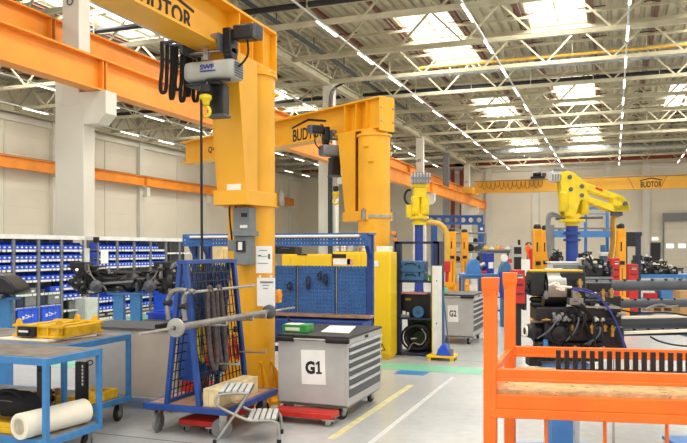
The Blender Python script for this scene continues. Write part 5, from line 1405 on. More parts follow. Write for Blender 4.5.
b = MB()
for px in range(546, 600, 6): lbox(b, px, 344, px + 2.2, 360, -.145, -.11)
b.build('case_ribs', 'machine_black', t, **k)
for i in range(26):
    px, py = rr_.uniform(536, 612), rr_.choice((rr_.uniform(300, 322), rr_.uniform(322, 358), rr_.uniform(274, 300) if i % 3 == 0 else 318))
    p = LP(px, py); d_ = -.17 - rr_.uniform(0, .06); L_ = rr_.uniform(.02, .07); r0 = rr_.uniform(.008, .02)
    b = MB(); e_ = rr_.choice((Vector((1, 0, 0)), Vector((0, 0, 1)), Vector((.6, 0, .8))))
    pp_ = Vector((p.x, d_, p.z)); b.cyl(pp_, pp_ + e_ * L_, r0, n=8); b.cyl(pp_ + e_ * L_ * .3, pp_ + e_ * L_ * .6, r0 * 1.5, n=6); b.cyl(pp_, pp_ + Vector((0, .12, 0)), r0 * .8, n=6)
    b.build('pipe_fitting', rr_.choice(('dark_grey', 'machine_black', 'steel', 'brass', 'mid_grey', 'machine_black', 'light_grey')), t, **k)
for i in range(7):
    b = MB(); x0_, z0_ = LP(rr_.uniform(545, 605), 0).x, LP(0, rr_.uniform(300, 330)).z; q_ = Vector((x0_ + rr_.uniform(-.15, .2), -.2, z0_ - rr_.uniform(.08, .3)))
    p_ = Vector((x0_, -.2, z0_)); b.tube([p_, p_ + Vector((.03, -.06, .04)), (p_ + q_) / 2 + Vector((rr_.uniform(-.04, .06), -.07, 0)), q_], .008, 6, smooth=2); b.build('thin_hose', 'rubber' if i % 3 else 'dark_grey', t, **k)
# white hose ends and hoses
b = MB()
for (a, c_, r) in (((541, 284), (548, 281), .009), ((546, 283), (556, 288), .011), ((552, 285), (563, 286), .01), ((556, 289), (548, 287), .008), ((549, 281), (552, 286), .012)): p, q = LP(*a), LP(*c_); b.cyl((p.x, -.25, p.z), (q.x, -.25, q.z), r, n=8)
b.build('hose_ends', 'foam_white', t, **k)
def hose(pts, r, m, y0=-.26):
    b = MB(); b.tube([(LP(a, c_).x, y0 + .02 * i, LP(a, c_).z) for i, (a, c_) in enumerate(pts)], r, 8, smooth=2); b.build('hose', m, t, **k)
hose([(562, 287), (576, 287), (590, 294), (602, 308), (611, 326), (617, 340), (624, 356)], .008, 'violet')
hose([(563, 288), (578, 290), (592, 298), (604, 314), (612, 332), (616, 345), (620, 356)], .007, 'ink_blue', -.29)
hose([(572, 302), (580, 308), (588, 322), (596, 340), (600, 352)], .009, 'rubber', -.24)
hose([(566, 305), (572, 316), (582, 326), (588, 344)], .008, 'rubber', -.24)
hose([(612, 306), (628, 312), (650, 315), (676, 314), (700, 318)], .008, 'rubber', .12)
hose([(652, 311), (662, 307), (672, 306), (678, 309), (690, 308)], .01, 'tube_steel', .15)
hose([(655, 338), (664, 343), (680, 347), (700, 349)], .008, 'rubber', .1)
# long tubes to the right
for (py, r, x1, yy, m) in ((288, .052, 735, .35, 'dark_grey'), (311, .045, 735, .75, 'dark_grey'), (327, .058, 735, .28, 'dark_grey'), (335, .03, 735, .12, 'machine_black')):
    p, q = LP(596, py), LP(x1, py - 1); b = MB(); b.cyl((p.x, yy, p.z), (q.x, yy + .12, q.z), r, n=20)
    tb = b.build('axle_tube', m, t, **k)
    b = MB()
    for j in range(8): f = .1 + j * .11; b.cyl((p.x + (q.x - p.x) * f, yy + .12 * f - .02, p.z + r - .01), (p.x + (q.x - p.x) * f, yy + .12 * f - .02, p.z + r + .014), .014, n=6)
    b.build('tube_bolts', 'black', tb, **k)
for (py0, py1, yy, m) in ((320, 318.5, .2, 'foam_white'), (334, 331, .05, 'foam_white')):
    p, q = LP(608, py0), LP(735, py1); b = MB(); b.beam((p.x, yy, p.z), (q.x, yy + .1, q.z), .05, .022); b.build('pale_rail', m, t, **k)
lbox(MB(), 586, 296, 622, 330, .1, .45).build('tube_carrier', 'machine_black', t, bev=.015, **k)
b = MB(); lbox(b, 588, 283, 612, 292, .2, .5); b.build('tube_flange', 'machine_black', t, bev=.01, **k)
lbox(MB(), 600, 327, 625, 352, -.1, .3).build('end_case', 'machine_black', t, bev=.02, **k)
b = MB(); p, q = LP(528, 347), LP(540, 362); b.box(p.x, q.x, -.05, .1, q.z - .03, p.z); b.build('left_arm', 'machine_black', t, bev=.006, **k)
sx = LP(564, 362).x
t2 = thing('axle_stand', 'blue post stand under the black drive axle behind the orange stillage', 'stand', tuple(Vector((c.x, c.y, 0)) + Matrix.Rotation(TH, 3, 'Z') @ Vector((sx, .06, 0))), TH, 'blue axle stands')
b = MB(); b.box(-.115, .07, -.1, .1, .03, .82); b.build('post', 'beam_blue', t2, world=False, bev=.006)
b = MB(); b.box(-.2, .2, -.14, .14, .78, .84); b.build('saddle', 'beam_blue', t2, world=False)
b = MB(); b.box(.07, .15, -.03, .03, .03, .75)
for z in (.2, .35, .5, .65): b.cyl((.115, -.04, z), (.115, .04, z), .018, n=8)
b.build('peg_strip', 'light_grey', t2, world=False)
b = MB(); b.box(-.35, .35, -.3, .3, 0, .03); b.build('base_plate', 'beam_blue', t2, world=False)
t2 = thing('axle_stand', 'blue stand carrying the tube ends of the drive axle outside the right edge', 'stand', tuple(Vector((c.x, c.y, 0)) + Matrix.Rotation(TH, 3, 'Z') @ Vector((LP(725, 330).x, .3, 0))), TH, 'blue axle stands')
b = MB(); b.box(-.1, .1, -.1, .1, .03, LP(725, 338).z - .04); b.box(-.15, .15, -.3, .55, LP(725, 338).z - .04, LP(725, 338).z - .0); b.build('post', 'beam_blue', t2, world=False)
b = MB(); b.box(-.3, .3, -.3, .3, 0, .03); b.build('base_plate', 'beam_blue', t2, world=False)

# ================================================================== YELLOW MANIPULATORS ON BLUE MASTS
def pf(name, label, cat, px, D, group=None):
    """thing standing on the floor under pixel column px at distance D, facing the photographer; returns it and its own pixel-to-local map"""
    p = V(px, HY, D); t = thing(name, label, cat, (p.x, p.y, 0), TH, group)
    def L(a, c, d=0.0): return Vector(((a - px) / FP * (D + d) + 0 * d, d, HC - (c - HY) / FP * (D + d)))
    def B(b, a0, c0, a1, c1, d0, d1):
        p, q = L(a0, c1), L(a1, c0); b.box(p.x, q.x, d0, d1, p.z, q.z); return b
    return t, L, B
k = dict(world=False)
t, L, B = pf('manipulator', 'yellow lifting manipulator with a raised boom on a blue mast at the right', 'manipulator', 572, 17.0, 'yellow manipulators')
rm = 6 / FP * 17
b = MB(); b.cyl((0, 0, .04), (0, 0, L(0, 224).z), rm, n=24); b.build('mast', 'post_blue', t, **k)
b = MB()
for y in (233.5, 240, 262): z = L(0, y).z; b.cyl((0, 0, z - .03), (0, 0, z + .03), rm + .06, n=24)
b.build('mast_flanges', 'post_blue', t, **k)
b = MB(); b.cyl((0, 0, 0), (0, 0, .05), .5, n=28); b.build('base_plate', 'post_blue', t, **k)
b = MB()
for (y0, y1, r) in ((226, 222, .16), (222, 219.5, .3), (217.5, 214, .2), (219.5, 217.5, .17)): b.cyl((0, 0, L(0, y0).z), (0, 0, L(0, y1).z), r, n=24)
b.build('swivel', 'robot_yellow', t, **k)
b = MB(); b.cyl((-.38, 0, L(0, 219).z), (.7, -.05, L(0, 217.5).z), .03, n=8); b.build('swivel_bar', 'dark_grey', t, **k)
# turret plates
P = [(562, 216), (562, 205), (559, 190), (557, 174), (562, 172), (570, 173), (576, 177), (580, 181), (580, 196), (576, 206), (573, 216)]
for d in (-.2, .12):
    b = MB(); b.prism([L(a, c) + Vector((0, d, 0)) for a, c in P], (0, .06, 0)); b.build('turret_plate', 'robot_yellow', t, bev=.008, **k)
b = MB(); B(b, 560, 176, 575, 212, -.14, .12); b.build('turret_core', 'robot_yellow', t, bev=.01, **k)
# boom: two parallel bars and end blocks
for d in (-.17, .1):
    b = MB(); b.prism([L(a, c) + Vector((0, d, 0)) for a, c in [(576, 181), (583, 183), (620, 196.5), (626, 203), (622, 205), (612, 200), (580, 189), (575, 186)]], (0, .07, 0)); b.build('upper_boom', 'robot_yellow', t, bev=.006, **k)
    b = MB(); b.prism([L(a, c) + Vector((0, d, 0)) for a, c in [(576, 193), (584, 196), (614, 206), (626, 203.5), (627, 211), (611, 212), (600, 208), (582, 201), (576, 199)]], (0, .07, 0)); b.build('lower_boom', 'robot_yellow', t, bev=.006, **k)
b = MB(); b.prism([L(a, c) + Vector((0, -.17, 0)) for a, c in [(611, 198), (620, 196.5), (627, 204), (627, 211), (612, 212), (610, 206)]], (0, .34, 0)); b.build('boom_head', 'robot_yellow', t, bev=.01, **k)
b = MB(); b.prism([L(a, c) + Vector((0, -.175, 0)) for a, c in [(576, 181), (584, 183.5), (586, 199), (577, 201)]], (0, .35, 0)); b.build('boom_root', 'robot_yellow', t, bev=.01, **k)
b = MB()
for (a, c) in ((579, 187), (579, 196), (622, 204), (567, 178), (568, 190)): p = L(a, c); b.cyl((p.x, -.22, p.z), (p.x, .22, p.z), .05, n=12)
b.build('pivot_pins', 'dark_grey', t, **k)
b = MB(); p, q = L(593, 188.5), L(600, 191); b.beam((p.x, -.175, p.z), (q.x, -.175, q.z), .01, .05); b.build('red_marking', 'safety_red', t, **k)
for (a, y0, y1, d, r) in ((561, 192, 212, -.22, .1), (584, 189, 215, -.05, .1), (578.5, 203, 215, .1, .07)):
    b = MB(); p, q = L(a, y1), L(a, y0); b.lathe((p.x, d, p.z), (0, 0, 1), [(0, r * .7), (.04, r), (q.z - p.z - .04, r), (q.z - p.z, r * .6)], 18); b.build('balance_cylinder', 'robot_yellow', t, **k)
b = MB(); B(b, 550, 171, 561, 182, -.18, .18); b.build('head_motor', 'light_grey', t, bev=.03, **k)
b = MB(); B(b, 551, 169.8, 564, 171.6, -.2, .2)
for j in range(4): B(b, 550 + j * 2.6, 175, 551.2 + j * 2.6, 181, -.2, -.17)
b.build('motor_fins', 'mid_grey', t, **k)
b = MB(); B(b, 611, 212, 622, 216, -.06, .06); b.build('tool_swivel', 'dark_grey', t, bev=.01, **k)
b = MB(); b.tube([L(619, 215), L(613, 217), L(612.5, 222), L(613, 240), L(611.5, 252), L(609, 258)], .05, 8, smooth=1); b.build('hanging_arm', 'copper_brown', t, **k)
b = MB(); b.tube([L(616, 216), L(614.5, 224), L(614.8, 244), L(613, 258)], .025, 8, smooth=1); b.build('hanging_cable', 'robot_yellow', t, **k)
b = MB(); b.tube([L(562, 218), L(556, 214), L(550, 213), L(547, 217), L(547, 235), L(549, 258)], .035, 8, smooth=2); b.tube([L(560, 217), L(551, 215), L(549, 222), L(548.5, 240), L(551, 256)], .03, 8, smooth=2); b.build('supply_hoses', 'mid_grey', t, **k)

t, L, B = pf('manipulator', 'yellow lifting manipulator seen end-on with a ribbed grey head, behind the dark blue shelf', 'manipulator', 419, 20.0, 'yellow manipulators')
rm = 4.2 / FP * 20
b = MB(); b.cyl((0, 0, .04), (0, 0, L(0, 222).z), rm, n=24); b.build('mast', 'post_blue', t, **k)
b = MB(); b.cyl((0, 0, 0), (0, 0, .05), .45, n=28); b.cyl((0, 0, .05), (0, 0, L(0, 283).z), .15, .12, n=16)
for j in range(6): a = j * pi / 3 + .3; b.prism([Vector((.1 * cos(a), .1 * sin(a), .05)), Vector((.42 * cos(a), .42 * sin(a), .05)), Vector((.1 * cos(a), .1 * sin(a), .8))], Vector((-sin(a), cos(a), 0)) * .03)
b.build('base', 'post_blue', t, **k)
b = MB()
for (y0, y1, r) in ((225, 222, .2), (222, 219, .16), (219, 216.5, .27), (216.5, 214, .2)): b.cyl((0, 0, L(0, y0).z), (0, 0, L(0, y1).z), r, n=24)
b.build('swivel', 'robot_yellow', t, **k)
b = MB(); B(b, 413, 184, 426, 198, -.2, .2); B(b, 411.5, 186, 427.5, 188, -.22, .22); b.build('neck', 'robot_yellow', t, bev=.02, **k)
for a in (415.2, 424.2):
    p, q = L(a, 215), L(a, 196.5); b = MB(); b.lathe((p.x, -.1, p.z), (0, 0, 1), [(0, .1), (.03, .125), (q.z - p.z - .03, .125), (q.z - p.z, .1)], 20); b.build('balance_cylinder', 'robot_yellow', t, **k)
b = MB(); B(b, 412, 196, 427, 216, -.08, .25); b.build('turret', 'robot_yellow', t, bev=.02, **k)
b = MB(); B(b, 406, 205, 411.5, 218, -.1, .1); b.build('side_box', 'robot_yellow', t, bev=.01, **k)
b = MB(); B(b, 411, 174, 429.5, 183.5, -.25, .3); b.build('head_motor', 'light_grey', t, bev=.03, **k)
b = MB()
for j in range(6): B(b, 411.5 + j * 3.05, 173, 413 + j * 3.05, 184.5, -.28, -.24)
B(b, 410.5, 178, 430, 180, -.285, -.25); b.build('motor_ribs', 'mid_grey', t, **k)
b = MB(); b.tube([L(411, 190), L(407, 190), L(404.5, 195), L(405, 201), L(409, 205)], .03, 8, smooth=2); b.build('black_cable', 'rubber', t, **k)
b = MB(); b.tube([L(424, 222.5), L(436, 222.5), L(442, 225), L(446, 231), L(447, 238), L(447, 262)], .075, 10, smooth=2); b.build('bent_arm', 'pipe_yellow', t, label='yellow bent arm', **k)
b = MB(); B(b, 444, 261, 450, 272, -.08, .08); b.cyl(L(447, 272), L(447, 282), .05, n=12); b.build('red_gripper', 'safety_red', t, bev=.01, label='red gripper head', **k)

# ================================================================== BLUE GANTRY WITH ROUND HOLES, BLUE BEAM FRAME
t, L, B = pf('portal_frame', 'dark blue portal frame whose beam has round holes', 'frame', 455, 30.0)
p, q = L(427, 224), L(483, 216); n = 7
b = MB(); cw = (q.x - p.x) / n; zc = (p.z + q.z) / 2; hh = (q.z - p.z) / 2; R = hh * .62; m_ = 16
for i in range(n):
    xc = p.x + cw * (i + .5); ring, sq = [], []
    for j in range(m_):
        a = 2 * pi * j / m_; dx, dz = cos(a), sin(a); s_ = 1 / max(abs(dx), abs(dz))
        ring.append((xc + R * dx, zc + R * dz)); sq.append((xc + cw / 2 * dx * s_, zc + hh * dz * s_))
    for (y0, f) in ((-.03, 1), (.03, -1)):
        vs = [(x, y0, z) for x, z in ring] + [(x, y0, z) for x, z in sq]
        b._f(vs, [(j, (j + 1) % m_, m_ + (j + 1) % m_, m_ + j) for j in range(m_)])
    b._f([(x, -.03, z) for x, z in ring] + [(x, .03, z) for x, z in ring], [(j, (j + 1) % m_, m_ + (j + 1) % m_, m_ + j) for j in range(m_)])
b.box(p.x, q.x, -.1, .1, p.z - .03, p.z); b.box(p.x, q.x, -.1, .1, q.z, q.z + .03)
b.build('beam', 'gantry_blue', t, **k)
for a in (434, 481):
    p = L(a, 224); b = MB(); b.box(p.x - .12, p.x + .12, -.12, .12, .03, p.z - .03); b.box(p.x - .3, p.x + .3, -.3, .3, 0, .03); b.build('post', 'gantry_blue', t, **k)
p = L(481, 229); b = MB(); b.box(p.x - .05, p.x + .05, -.13, -.12, p.z - .05, p.z + .05); b.build('white_plate', 'white', t, **k)
t, L, B = pf('portal_frame', 'light blue cross beam on grey posts behind the right manipulator', 'frame', 582, 24.0)
b = MB(); B(b, 553, 231, 613, 237.3, -.1, .1); b.build('beam', 'beam_blue', t, bev=.008, **k)
b = MB(); p, q = L(551, 230), L(615, 228.5); b.box(p.x, q.x, -.03, .03, q.z - .03, q.z + .03)
for a in (561, 606): B(b, a - 2.5, 229, a + 2.5, 231, -.06, .06)
b.build('top_rail', 'mid_grey', t, **k)
for a in (551, 614):
    b = MB(); p = L(a, 225); b.box(p.x - .09, p.x + .09, -.09, .09, 0, p.z); b.build('post', 'mid_grey', t, **k)
b = MB(); B(b, 588, 206, 612, 209, .3, .4); B(b, 590, 213, 610, 214, .3, .4)
for a in (589, 611): p = L(a, 206); b.box(p.x - .04, p.x + .04, .3, .38, 0, p.z)
b.build('rear_rack', 'beam_blue', t, **k)

# ================================================================== AMBER MOBILE COLUMN LIFTS
def lift(px, D, ytop, wpx, label):
    t, L, B = pf('column_lift', label, 'vehicle lift', px, D, 'amber column lifts')
    h = wpx / 2 / FP * D; zt = L(px, ytop + 3).z
    b = MB(); b.box(-h, h, -h, h, .05, zt); b.build('column', 'lift_amber', t, bev=.02, **k)
    b = MB(); b.lathe((0, 0, zt), (0, 0, 1), [(0, h * .9), (.06, h * .95), (.11, h * .7), (.13, h * .2)], 16); b.build('black_cap', 'black', t, label='black motor cap', **k)
    b = MB()
    for sg in (-1, 1): b.box(sg * (h + .12) - .06, sg * (h + .12) + .06, -1.0, .3, .02, .14)
    b.box(-h - .18, h + .18, -.1, .3, .05, .16); b.prism([(-h, -h, .16), (h, -h, .16), (h, -h - .22, .16), (-h, -h - .22, .16)], (0, 0, .5)); b.build('base_legs', 'lift_amber', t, bev=.01, **k)
    b = MB()
    for sg in (-1, 1): b.cyl((sg * (h + .2), .15, .06), (sg * (h + .25), .15, .06), .06, n=12)
    b.build('rollers', 'rubber', t, **k)
    b = MB(); b.box(-h * .45, -h * .1, -h - .004, -h, zt * .76, zt * .86); b.box(-h * .7, h * .5, -h - .03, -h, zt * .62, zt * .66); b.build('control_panel', 'black', t, **k)
    b = MB(); b.box(-h * .15, h * .15, -h - .004, -h, zt * .3, zt * .58); b.build('lettering_strip', 'copper_brown', t, **k)
lift(537.3, 18, 226, 8, 'tall amber column lift, left of the pair before the right manipulator')
lift(544.6, 19, 227, 6.5, 'tall amber column lift, right of the pair before the right manipulator')
lift(620.8, 18, 225.5, 8, 'single amber column lift right of the yellow manipulator boom')
lift(452, 25, 228.5, 7.2, 'amber column lift nearest the yellow bent arm, left of a pair')
lift(464.5, 26, 229.5, 6.6, 'amber column lift beside the blue machine, right of a pair')

# ================================================================== OVERHEAD BRIDGE CRANE AT THE FAR END
BYY = 67.0
xl, xr, zb, zt = -11.9, 14.8, 6.95, 8.1
t = thing('bridge_crane', 'yellow overhead bridge crane spanning the hall before the far wall', 'crane', (0, BYY, zb))
b = MB(); b.box(xl, xr, BYY - .25, BYY + .25, zb, zt); b.build('girder', 'bridge_yellow', t)
b = MB(); b.box(xl - .9, xl, BYY - 1.6, BYY + 1.6, zb - .05, zb + .5); b.build('end_carriage', 'bridge_yellow', t)
lg = atY(640, 187, BYY - .26)
roof_logo(t, frame_mx((lg.x, BYY - .253, lg.z - .05), (1, 0, 0), (0, 0, 1)), 1.75, .82)
b = MB()
for (a, c, d, e) in ((627, 176, 634, 188.5), (660, 188.5, 667, 176)): p, q = atY(a, c, BYY - .26), atY(d, e, BYY - .26); b.beam((p.x, BYY - .255, p.z), (q.x, BYY - .255, q.z), .01, .05)
b.build('slanted_stripes', 'copper_brown', t)
b = MB(); b.box(xl, xr, BYY - .6, BYY - .5, zt - .15, zt - .08)
for x in range(int(xl) + 1, 14, 3): b.box(x - .03, x + .03, BYY - .6, BYY - .25, zt - .15, zt - .1)
b.build('cable_rail', 'mid_grey', t)
xs = [atY(478 + j * 4.3, 184, BYY - .55).x for j in range(16)]
for j in range(15):
    b = MB(); x0, x1 = xs[j], xs[j + 1]; d = (.55, .75, .65, .8)[j % 4]
    b.tube([(x0, BYY - .55, zt - .15), (x0 + (x1 - x0) * .1, BYY - .55, zt - .15 - d * .7), ((x0 + x1) / 2, BYY - .55, zt - .15 - d), (x1 - (x1 - x0) * .1, BYY - .55, zt - .15 - d * .7), (x1, BYY - .55, zt - .15)], .035, 6, smooth=2); b.build('festoon_loop', 'copper_brown', t)
p = atY(538, 178, BYY)
t = thing('crane_trolley', 'dark hoist trolley riding on top of the far bridge crane', 'hoist', (p.x, BYY, zt))
b = MB(); b.box(p.x - .6, p.x + .6, BYY - .5, BYY + .5, zt + .002, zt + .2); b.build('frame', 'black', t)
b = MB(); b.cyl((p.x - .4, BYY - .2, zt + .4), (p.x + .3, BYY - .2, zt + .4), .22, n=14); b.build('drum', 'machine_black', t)
b = MB(); b.box(p.x + .35, p.x + .7, BYY - .3, BYY + .1, zt + .2, zt + .5); b.build('motor', 'dark_grey', t)

# ================================================================== THE BUSY MIDDLE GROUND
def bench(label, px0, px1, ytop, D, m='trolley_blue', top='mid_grey', dep=.7, shelf=True, cat='table', name='work_table', wheels=False):
    t, L, B = pf(name, label, cat, (px0 + px1) / 2, D, 'work tables')
    z = L(px0, ytop).z; x0, x1 = L(px0, ytop).x, L(px1, ytop).x
    b = MB(); b.box(x0, x1, 0, dep, z - .04, z); b.build('table_top', top, t, bev=.004, **k)
    b = MB(); b.box(x0 + .02, x1 - .02, .02, dep - .02, z - .12, z - .04); b.build('apron', m, t, **k)
    lo = .16 if wheels else 0
    for x in (x0 + .04, x1 - .04):
        for y in (.05, dep - .05):
            b = MB(); b.box(x - .03, x + .03, y - .03, y + .03, lo, z - .12); b.build('leg', m, t, **k)
            if wheels:
                b = MB(); b.cyl((x, y - .02, .075), (x, y + .02, .075), .075, n=16); b.build('wheel', 'rubber', t, **k)
                b = MB(); b.box(x - .02, x + .02, y - .035, y - .022, .07, .16); b.box(x - .02, x + .02, y + .022, y + .035, .07, .16); b.build('caster_fork', 'steel', t, **k)
    if shelf: b = MB(); b.box(x0 + .08, x1 - .08, .08, dep - .08, .3, .34); b.build('lower_shelf', m, t, **k)
    return t, L, z
def engine(label, px, py, D, wpx, hpx, seed, d=.35, pale='light_grey'):
    """engine or gear unit resting at pixel height py on something, seen from the front"""
    p = V(px, py, D); f = Vector((-sin(TH), cos(TH), 0)) * d; sc = 1 + d / D
    t = thing('engine', label, 'machine part', (p.x + f.x, p.y + f.y, p.z), TH, 'engines and gear units')
    r = random.Random(seed); W_, H_ = wpx / FP * D, hpx / FP * D
    b = MB(); b.box(-W_ * .42, W_ * .42, -.2, .2, 0.002, H_ * .5); b.box(-W_ * .3, W_ * .35, -.17, .18, H_ * .5, H_ * .8); b.build('block', 'machine_black', t, bev=.02, **k)
    b = MB()
    for j in range(3):
        x, z, rr = r.uniform(-.38, .38) * W_, r.uniform(.2, .7) * H_, r.uniform(.1, .19) * H_
        b.lathe((x, -.2, z), (0, -1, 0), [(0, rr), (.04, rr), (.045, rr * .8), (.06, rr * .8), (.065, rr * .3), (.08, rr * .3)], 18)
    b.build('pulley', 'dark_grey', t, **k)
    for j in range(4):
        x, z = r.uniform(-.4, .4) * W_, r.uniform(.15, .85) * H_; s_ = r.uniform(.05, .11) * W_
        b = MB(); b.box(x - s_, x + s_, -.24, -.2, z - s_ * .7, z + s_ * .7); b.cyl((x, -.24, z), (x, -.27, z), s_ * .4, n=10); b.build('cover', pale if j % 2 else 'steel', t, bev=.006, **k)
    b = MB()
    for j in range(4):
        a = Vector((r.uniform(-.45, .45) * W_, -.22, r.uniform(.3, 1) * H_)); c = Vector((r.uniform(-.45, .45) * W_, -.22, r.uniform(0, .6) * H_)); b.tube([a, (a + c) / 2 + Vector((r.uniform(-.1, .1), -.08, r.uniform(.02, .15))), c], .018, 6, smooth=2)
    b.build('hoses', 'rubber', t, **k)
    b = MB(); b.lathe((r.uniform(-.2, .2) * W_, 0, H_ * .8), (0, 0, 1), [(0, .06), (H_ * .1, .06), (H_ * .12, .03), (H_ * .2, .03)], 12); b.build('filter', pale, t, **k)
    return t
bench('grey table behind the drive axle carrying two engines', 549, 600, 263, 20.5, 'mid_grey', 'light_grey')
engine('black and white engine left of the right manipulator mast', 559, 263, 20.5, 15, 14, 1)
engine('black engine right of the right manipulator mast', 584, 263, 20.5, 18, 12, 2)
t, L, B = pf('machine_cabinet', 'low light grey machine housing behind the drive axle', 'machine', 563, 16.2)
b = MB(); B(b, 548, 262.5, 579, 330, -.3, .1); b.build('housing', 'light_grey', t, bev=.02, **k)
b = MB(); B(b, 549, 264.5, 578, 269, -.31, -.3); b.build('front_panel', 'mid_grey', t, **k)
b = MB(); B(b, 547, 261.5, 580, 262.5, -.33, .13); b.build('lid', 'white', t, **k)
t, L, B = pf('machine_cabinet', 'light grey control box with a dark window beside the low machine housing', 'machine', 582, 15.8)
b = MB(); B(b, 580.5, 258, 588, 326, -.1, .3); b.build('housing', 'cart_grey', t, bev=.02, **k)
b = MB(); B(b, 581, 264, 585, 269, -.11, -.1); b.build('window', 'screen', t, **k)
t, L, z = bench('dark work table with axle parts right of the manipulator mast', 586, 613, 277, 13.5, 'dark_grey', 'mid_grey')
engine('dark gear unit with pale hoses on the dark work table', 597, 277, 13.5, 22, 22, 3, pale='foam_white')
engine('small dark gear unit at the right of the dark work table', 612, 277, 13.5, 7, 14, 14)
t, L, B = pf('drill_stand', 'blue grey upright press among the dark parts right of the mast', 'machine', 603, 19.0)
b = MB(); B(b, 600.5, 252, 605.5, 320, -.1, .1); b.cyl(L(603, 252), L(603, 245), .07, n=12); b.build('column', 'tool_blue', t, bev=.01, **k)
b = MB(); B(b, 598, 252, 609, 256, -.2, .0); b.build('head', 'light_grey', t, bev=.01, **k)
b = MB(); B(b, 597, 318, 609, 324, -.3, .3); b.build('foot', 'dark_grey', t, **k)
for i, (a, c, d, e, D, lab) in enumerate(((610.5, 258, 618, 330, 16.5, 'narrow red cabinet left of the single amber lift'), (627, 264, 636.5, 312, 19, 'red cabinet with a white label right of the single amber lift'), (513, 270, 523.5, 303, 13, 'red tool rack behind the second orange stillage post'))):
    t, L, B = pf('red_cabinet', lab, 'cabinet', (a + d) / 2, D, 'red cabinets')
    z0 = L(a, e).z; zz = min(z0, .0) if i < 2 else z0
    p, q = L(a, c), L(d, c)
    b = MB(); b.box(p.x, q.x, -.12, .25, max(.05, z0) if i < 2 else z0, p.z); b.build('body', 'red', t, bev=.01, **k)
    b = MB(); w_ = q.x - p.x
    for j in range(3): zc = p.z - .1 - j * .16; b.box(p.x + w_ * .2, q.x - w_ * .2, -.135, -.12, zc - .012, zc + .012)
    b.build('handles', 'black', t, **k)
    b = MB(); b.box(p.x + w_ * .3, q.x - w_ * .2, -.125, -.12, p.z - .14, p.z - .08); b.build('label', 'white', t, **k)
    b = MB()
    if i == 2:
        b.box(q.x - .02, q.x + .03, -.1, .2, z0 - .12, p.z - .1); b.box(p.x + .04, p.x + .1, 0, .06, 0, z0); b.box(q.x - .1, q.x - .04, 0, .06, 0, z0); b.box(p.x, q.x, -.2, .3, 0, .03)
    else: b.box(p.x + .02, q.x - .02, -.1, .22, 0, max(.05, z0))
    b.build('base', 'black', t, **k)
# monitor on a stand and the dark blue post
t, L, B = pf('monitor_stand', 'black monitor on a thin black stand right of the single amber lift', 'monitor', 630, 19.6)
b = MB(); B(b, 624.5, 232, 635.5, 246.5, -.05, .02); b.build('screen_housing', 'black', t, bev=.01, **k)
b = MB(); B(b, 625.3, 233, 634.7, 245.5, -.055, -.05); b.build('screen', 'screen', t, **k)
b = MB(); p = L(627, 246); b.cyl((p.x, .05, .03), (p.x, .05, p.z + .1), .03, n=10); b.box(p.x - .3, p.x + .3, -.25, .35, 0, .03); b.build('stand', 'black', t, **k)
t, L, B = pf('blue_post', 'dark blue column beside the black monitor', 'post', 638, 20.5)
b = MB(); B(b, 635.8, 232, 640.5, 236, -.12, .12); p, q = L(636.3, 236), L(640, 236); b.box(p.x, q.x, -.08, .08, 0.03, p.z); b.build('column', 'dark_navy', t, bev=.01, **k)
b = MB(); b.box(-.3, .3, -.3, .3, 0, .03); b.build('foot_plate', 'dark_navy', t, **k)
# blue trolley with axle parts at the right
t, L, z = bench('blue wheeled table with black parts at the right edge of the photo', 637, 700, 274.5, 22.0, 'beam_blue', 'beam_blue', .9, wheels=True)
b = MB(); p, q = L(662, 296), L(686, 278); b.box(p.x, q.x, .05, .5, .345, q.z - .06); b.build('blue_locker', 'beam_blue', t, bev=.01, **k)
for i, (px, py, w_, h_, sd) in enumerate(((647, 274.5, 14, 15, 5), (660, 274.5, 12, 12, 6), (675, 274.5, 14, 10, 7))):
    engine('black machine part on the blue wheeled table, %s from the left' % ORD[i], px, py, 22.0, w_, h_, sd, pale='white')
t, L, z2 = bench('far grey table with black axle parts behind the blue wheeled table', 634, 684, 268, 27.0, 'dark_grey', 'black', .7)
for i, (px, py, w_, h_, sd) in enumerate(((641, 268, 10, 16, 8), (652, 268, 10, 14, 9), (664, 268, 11, 9, 10))):
    engine('machine part on the far grey table, %s from the left' % ORD[i], px, py, 27.0, w_, h_, sd, pale='white')
p = V(657, 266, 27.0)
t = thing('tan_cover', 'tan cloth cover lying on the far grey table', 'cover', (p.x, p.y, z2), TH)
b = MB(); b.box(-.3, .25, .03, .3, z2 - z2 + .002, .16); b.build('cloth', 'cream_box', t, world=False, bev=.04)
t, L, B = pf('cardboard_box', 'brown cardboard box on the floor at the right edge of the photo', 'box', 686, 20.5)
b = MB(); B(b, 680, 291, 697, 315, 0, .45)
b.build('carton_body', 'cardboard', t, bev=.005, **k)
b = MB(); p, q = L(680, 291), L(697, 291); b.box(p.x, q.x, .2, .25, p.z, p.z + .004); b.build('tape', 'cream_box', t, **k)
t, L, B = pf('pallet', 'flat brown wooden pallet lying under the blue wheeled table', 'pallet', 661, 21.6)
p, q = L(651, 306), L(674, 302)
b = MB()
for j in range(5): y = .0 + j * .14; b.box(p.x, q.x, y, y + .1, .1, .125)
for j in range(3): x = p.x + (q.x - p.x - .08) * j / 2; b.box(x, x + .08, 0, .66, .0, .1)
b.build('planks', 'cardboard', t, **k)
open_t = pf('parts_box', 'small red box on the lower shelf of the blue wheeled table', 'box', 652, 22.15)
t, L, B = open_t; p, q = L(647, 297), L(658, 291); b = MB(); b.box(p.x, q.x, 0, .3, .342, .342 + .16); b.build('tub', 'safety_red', t, bev=.008, **k)

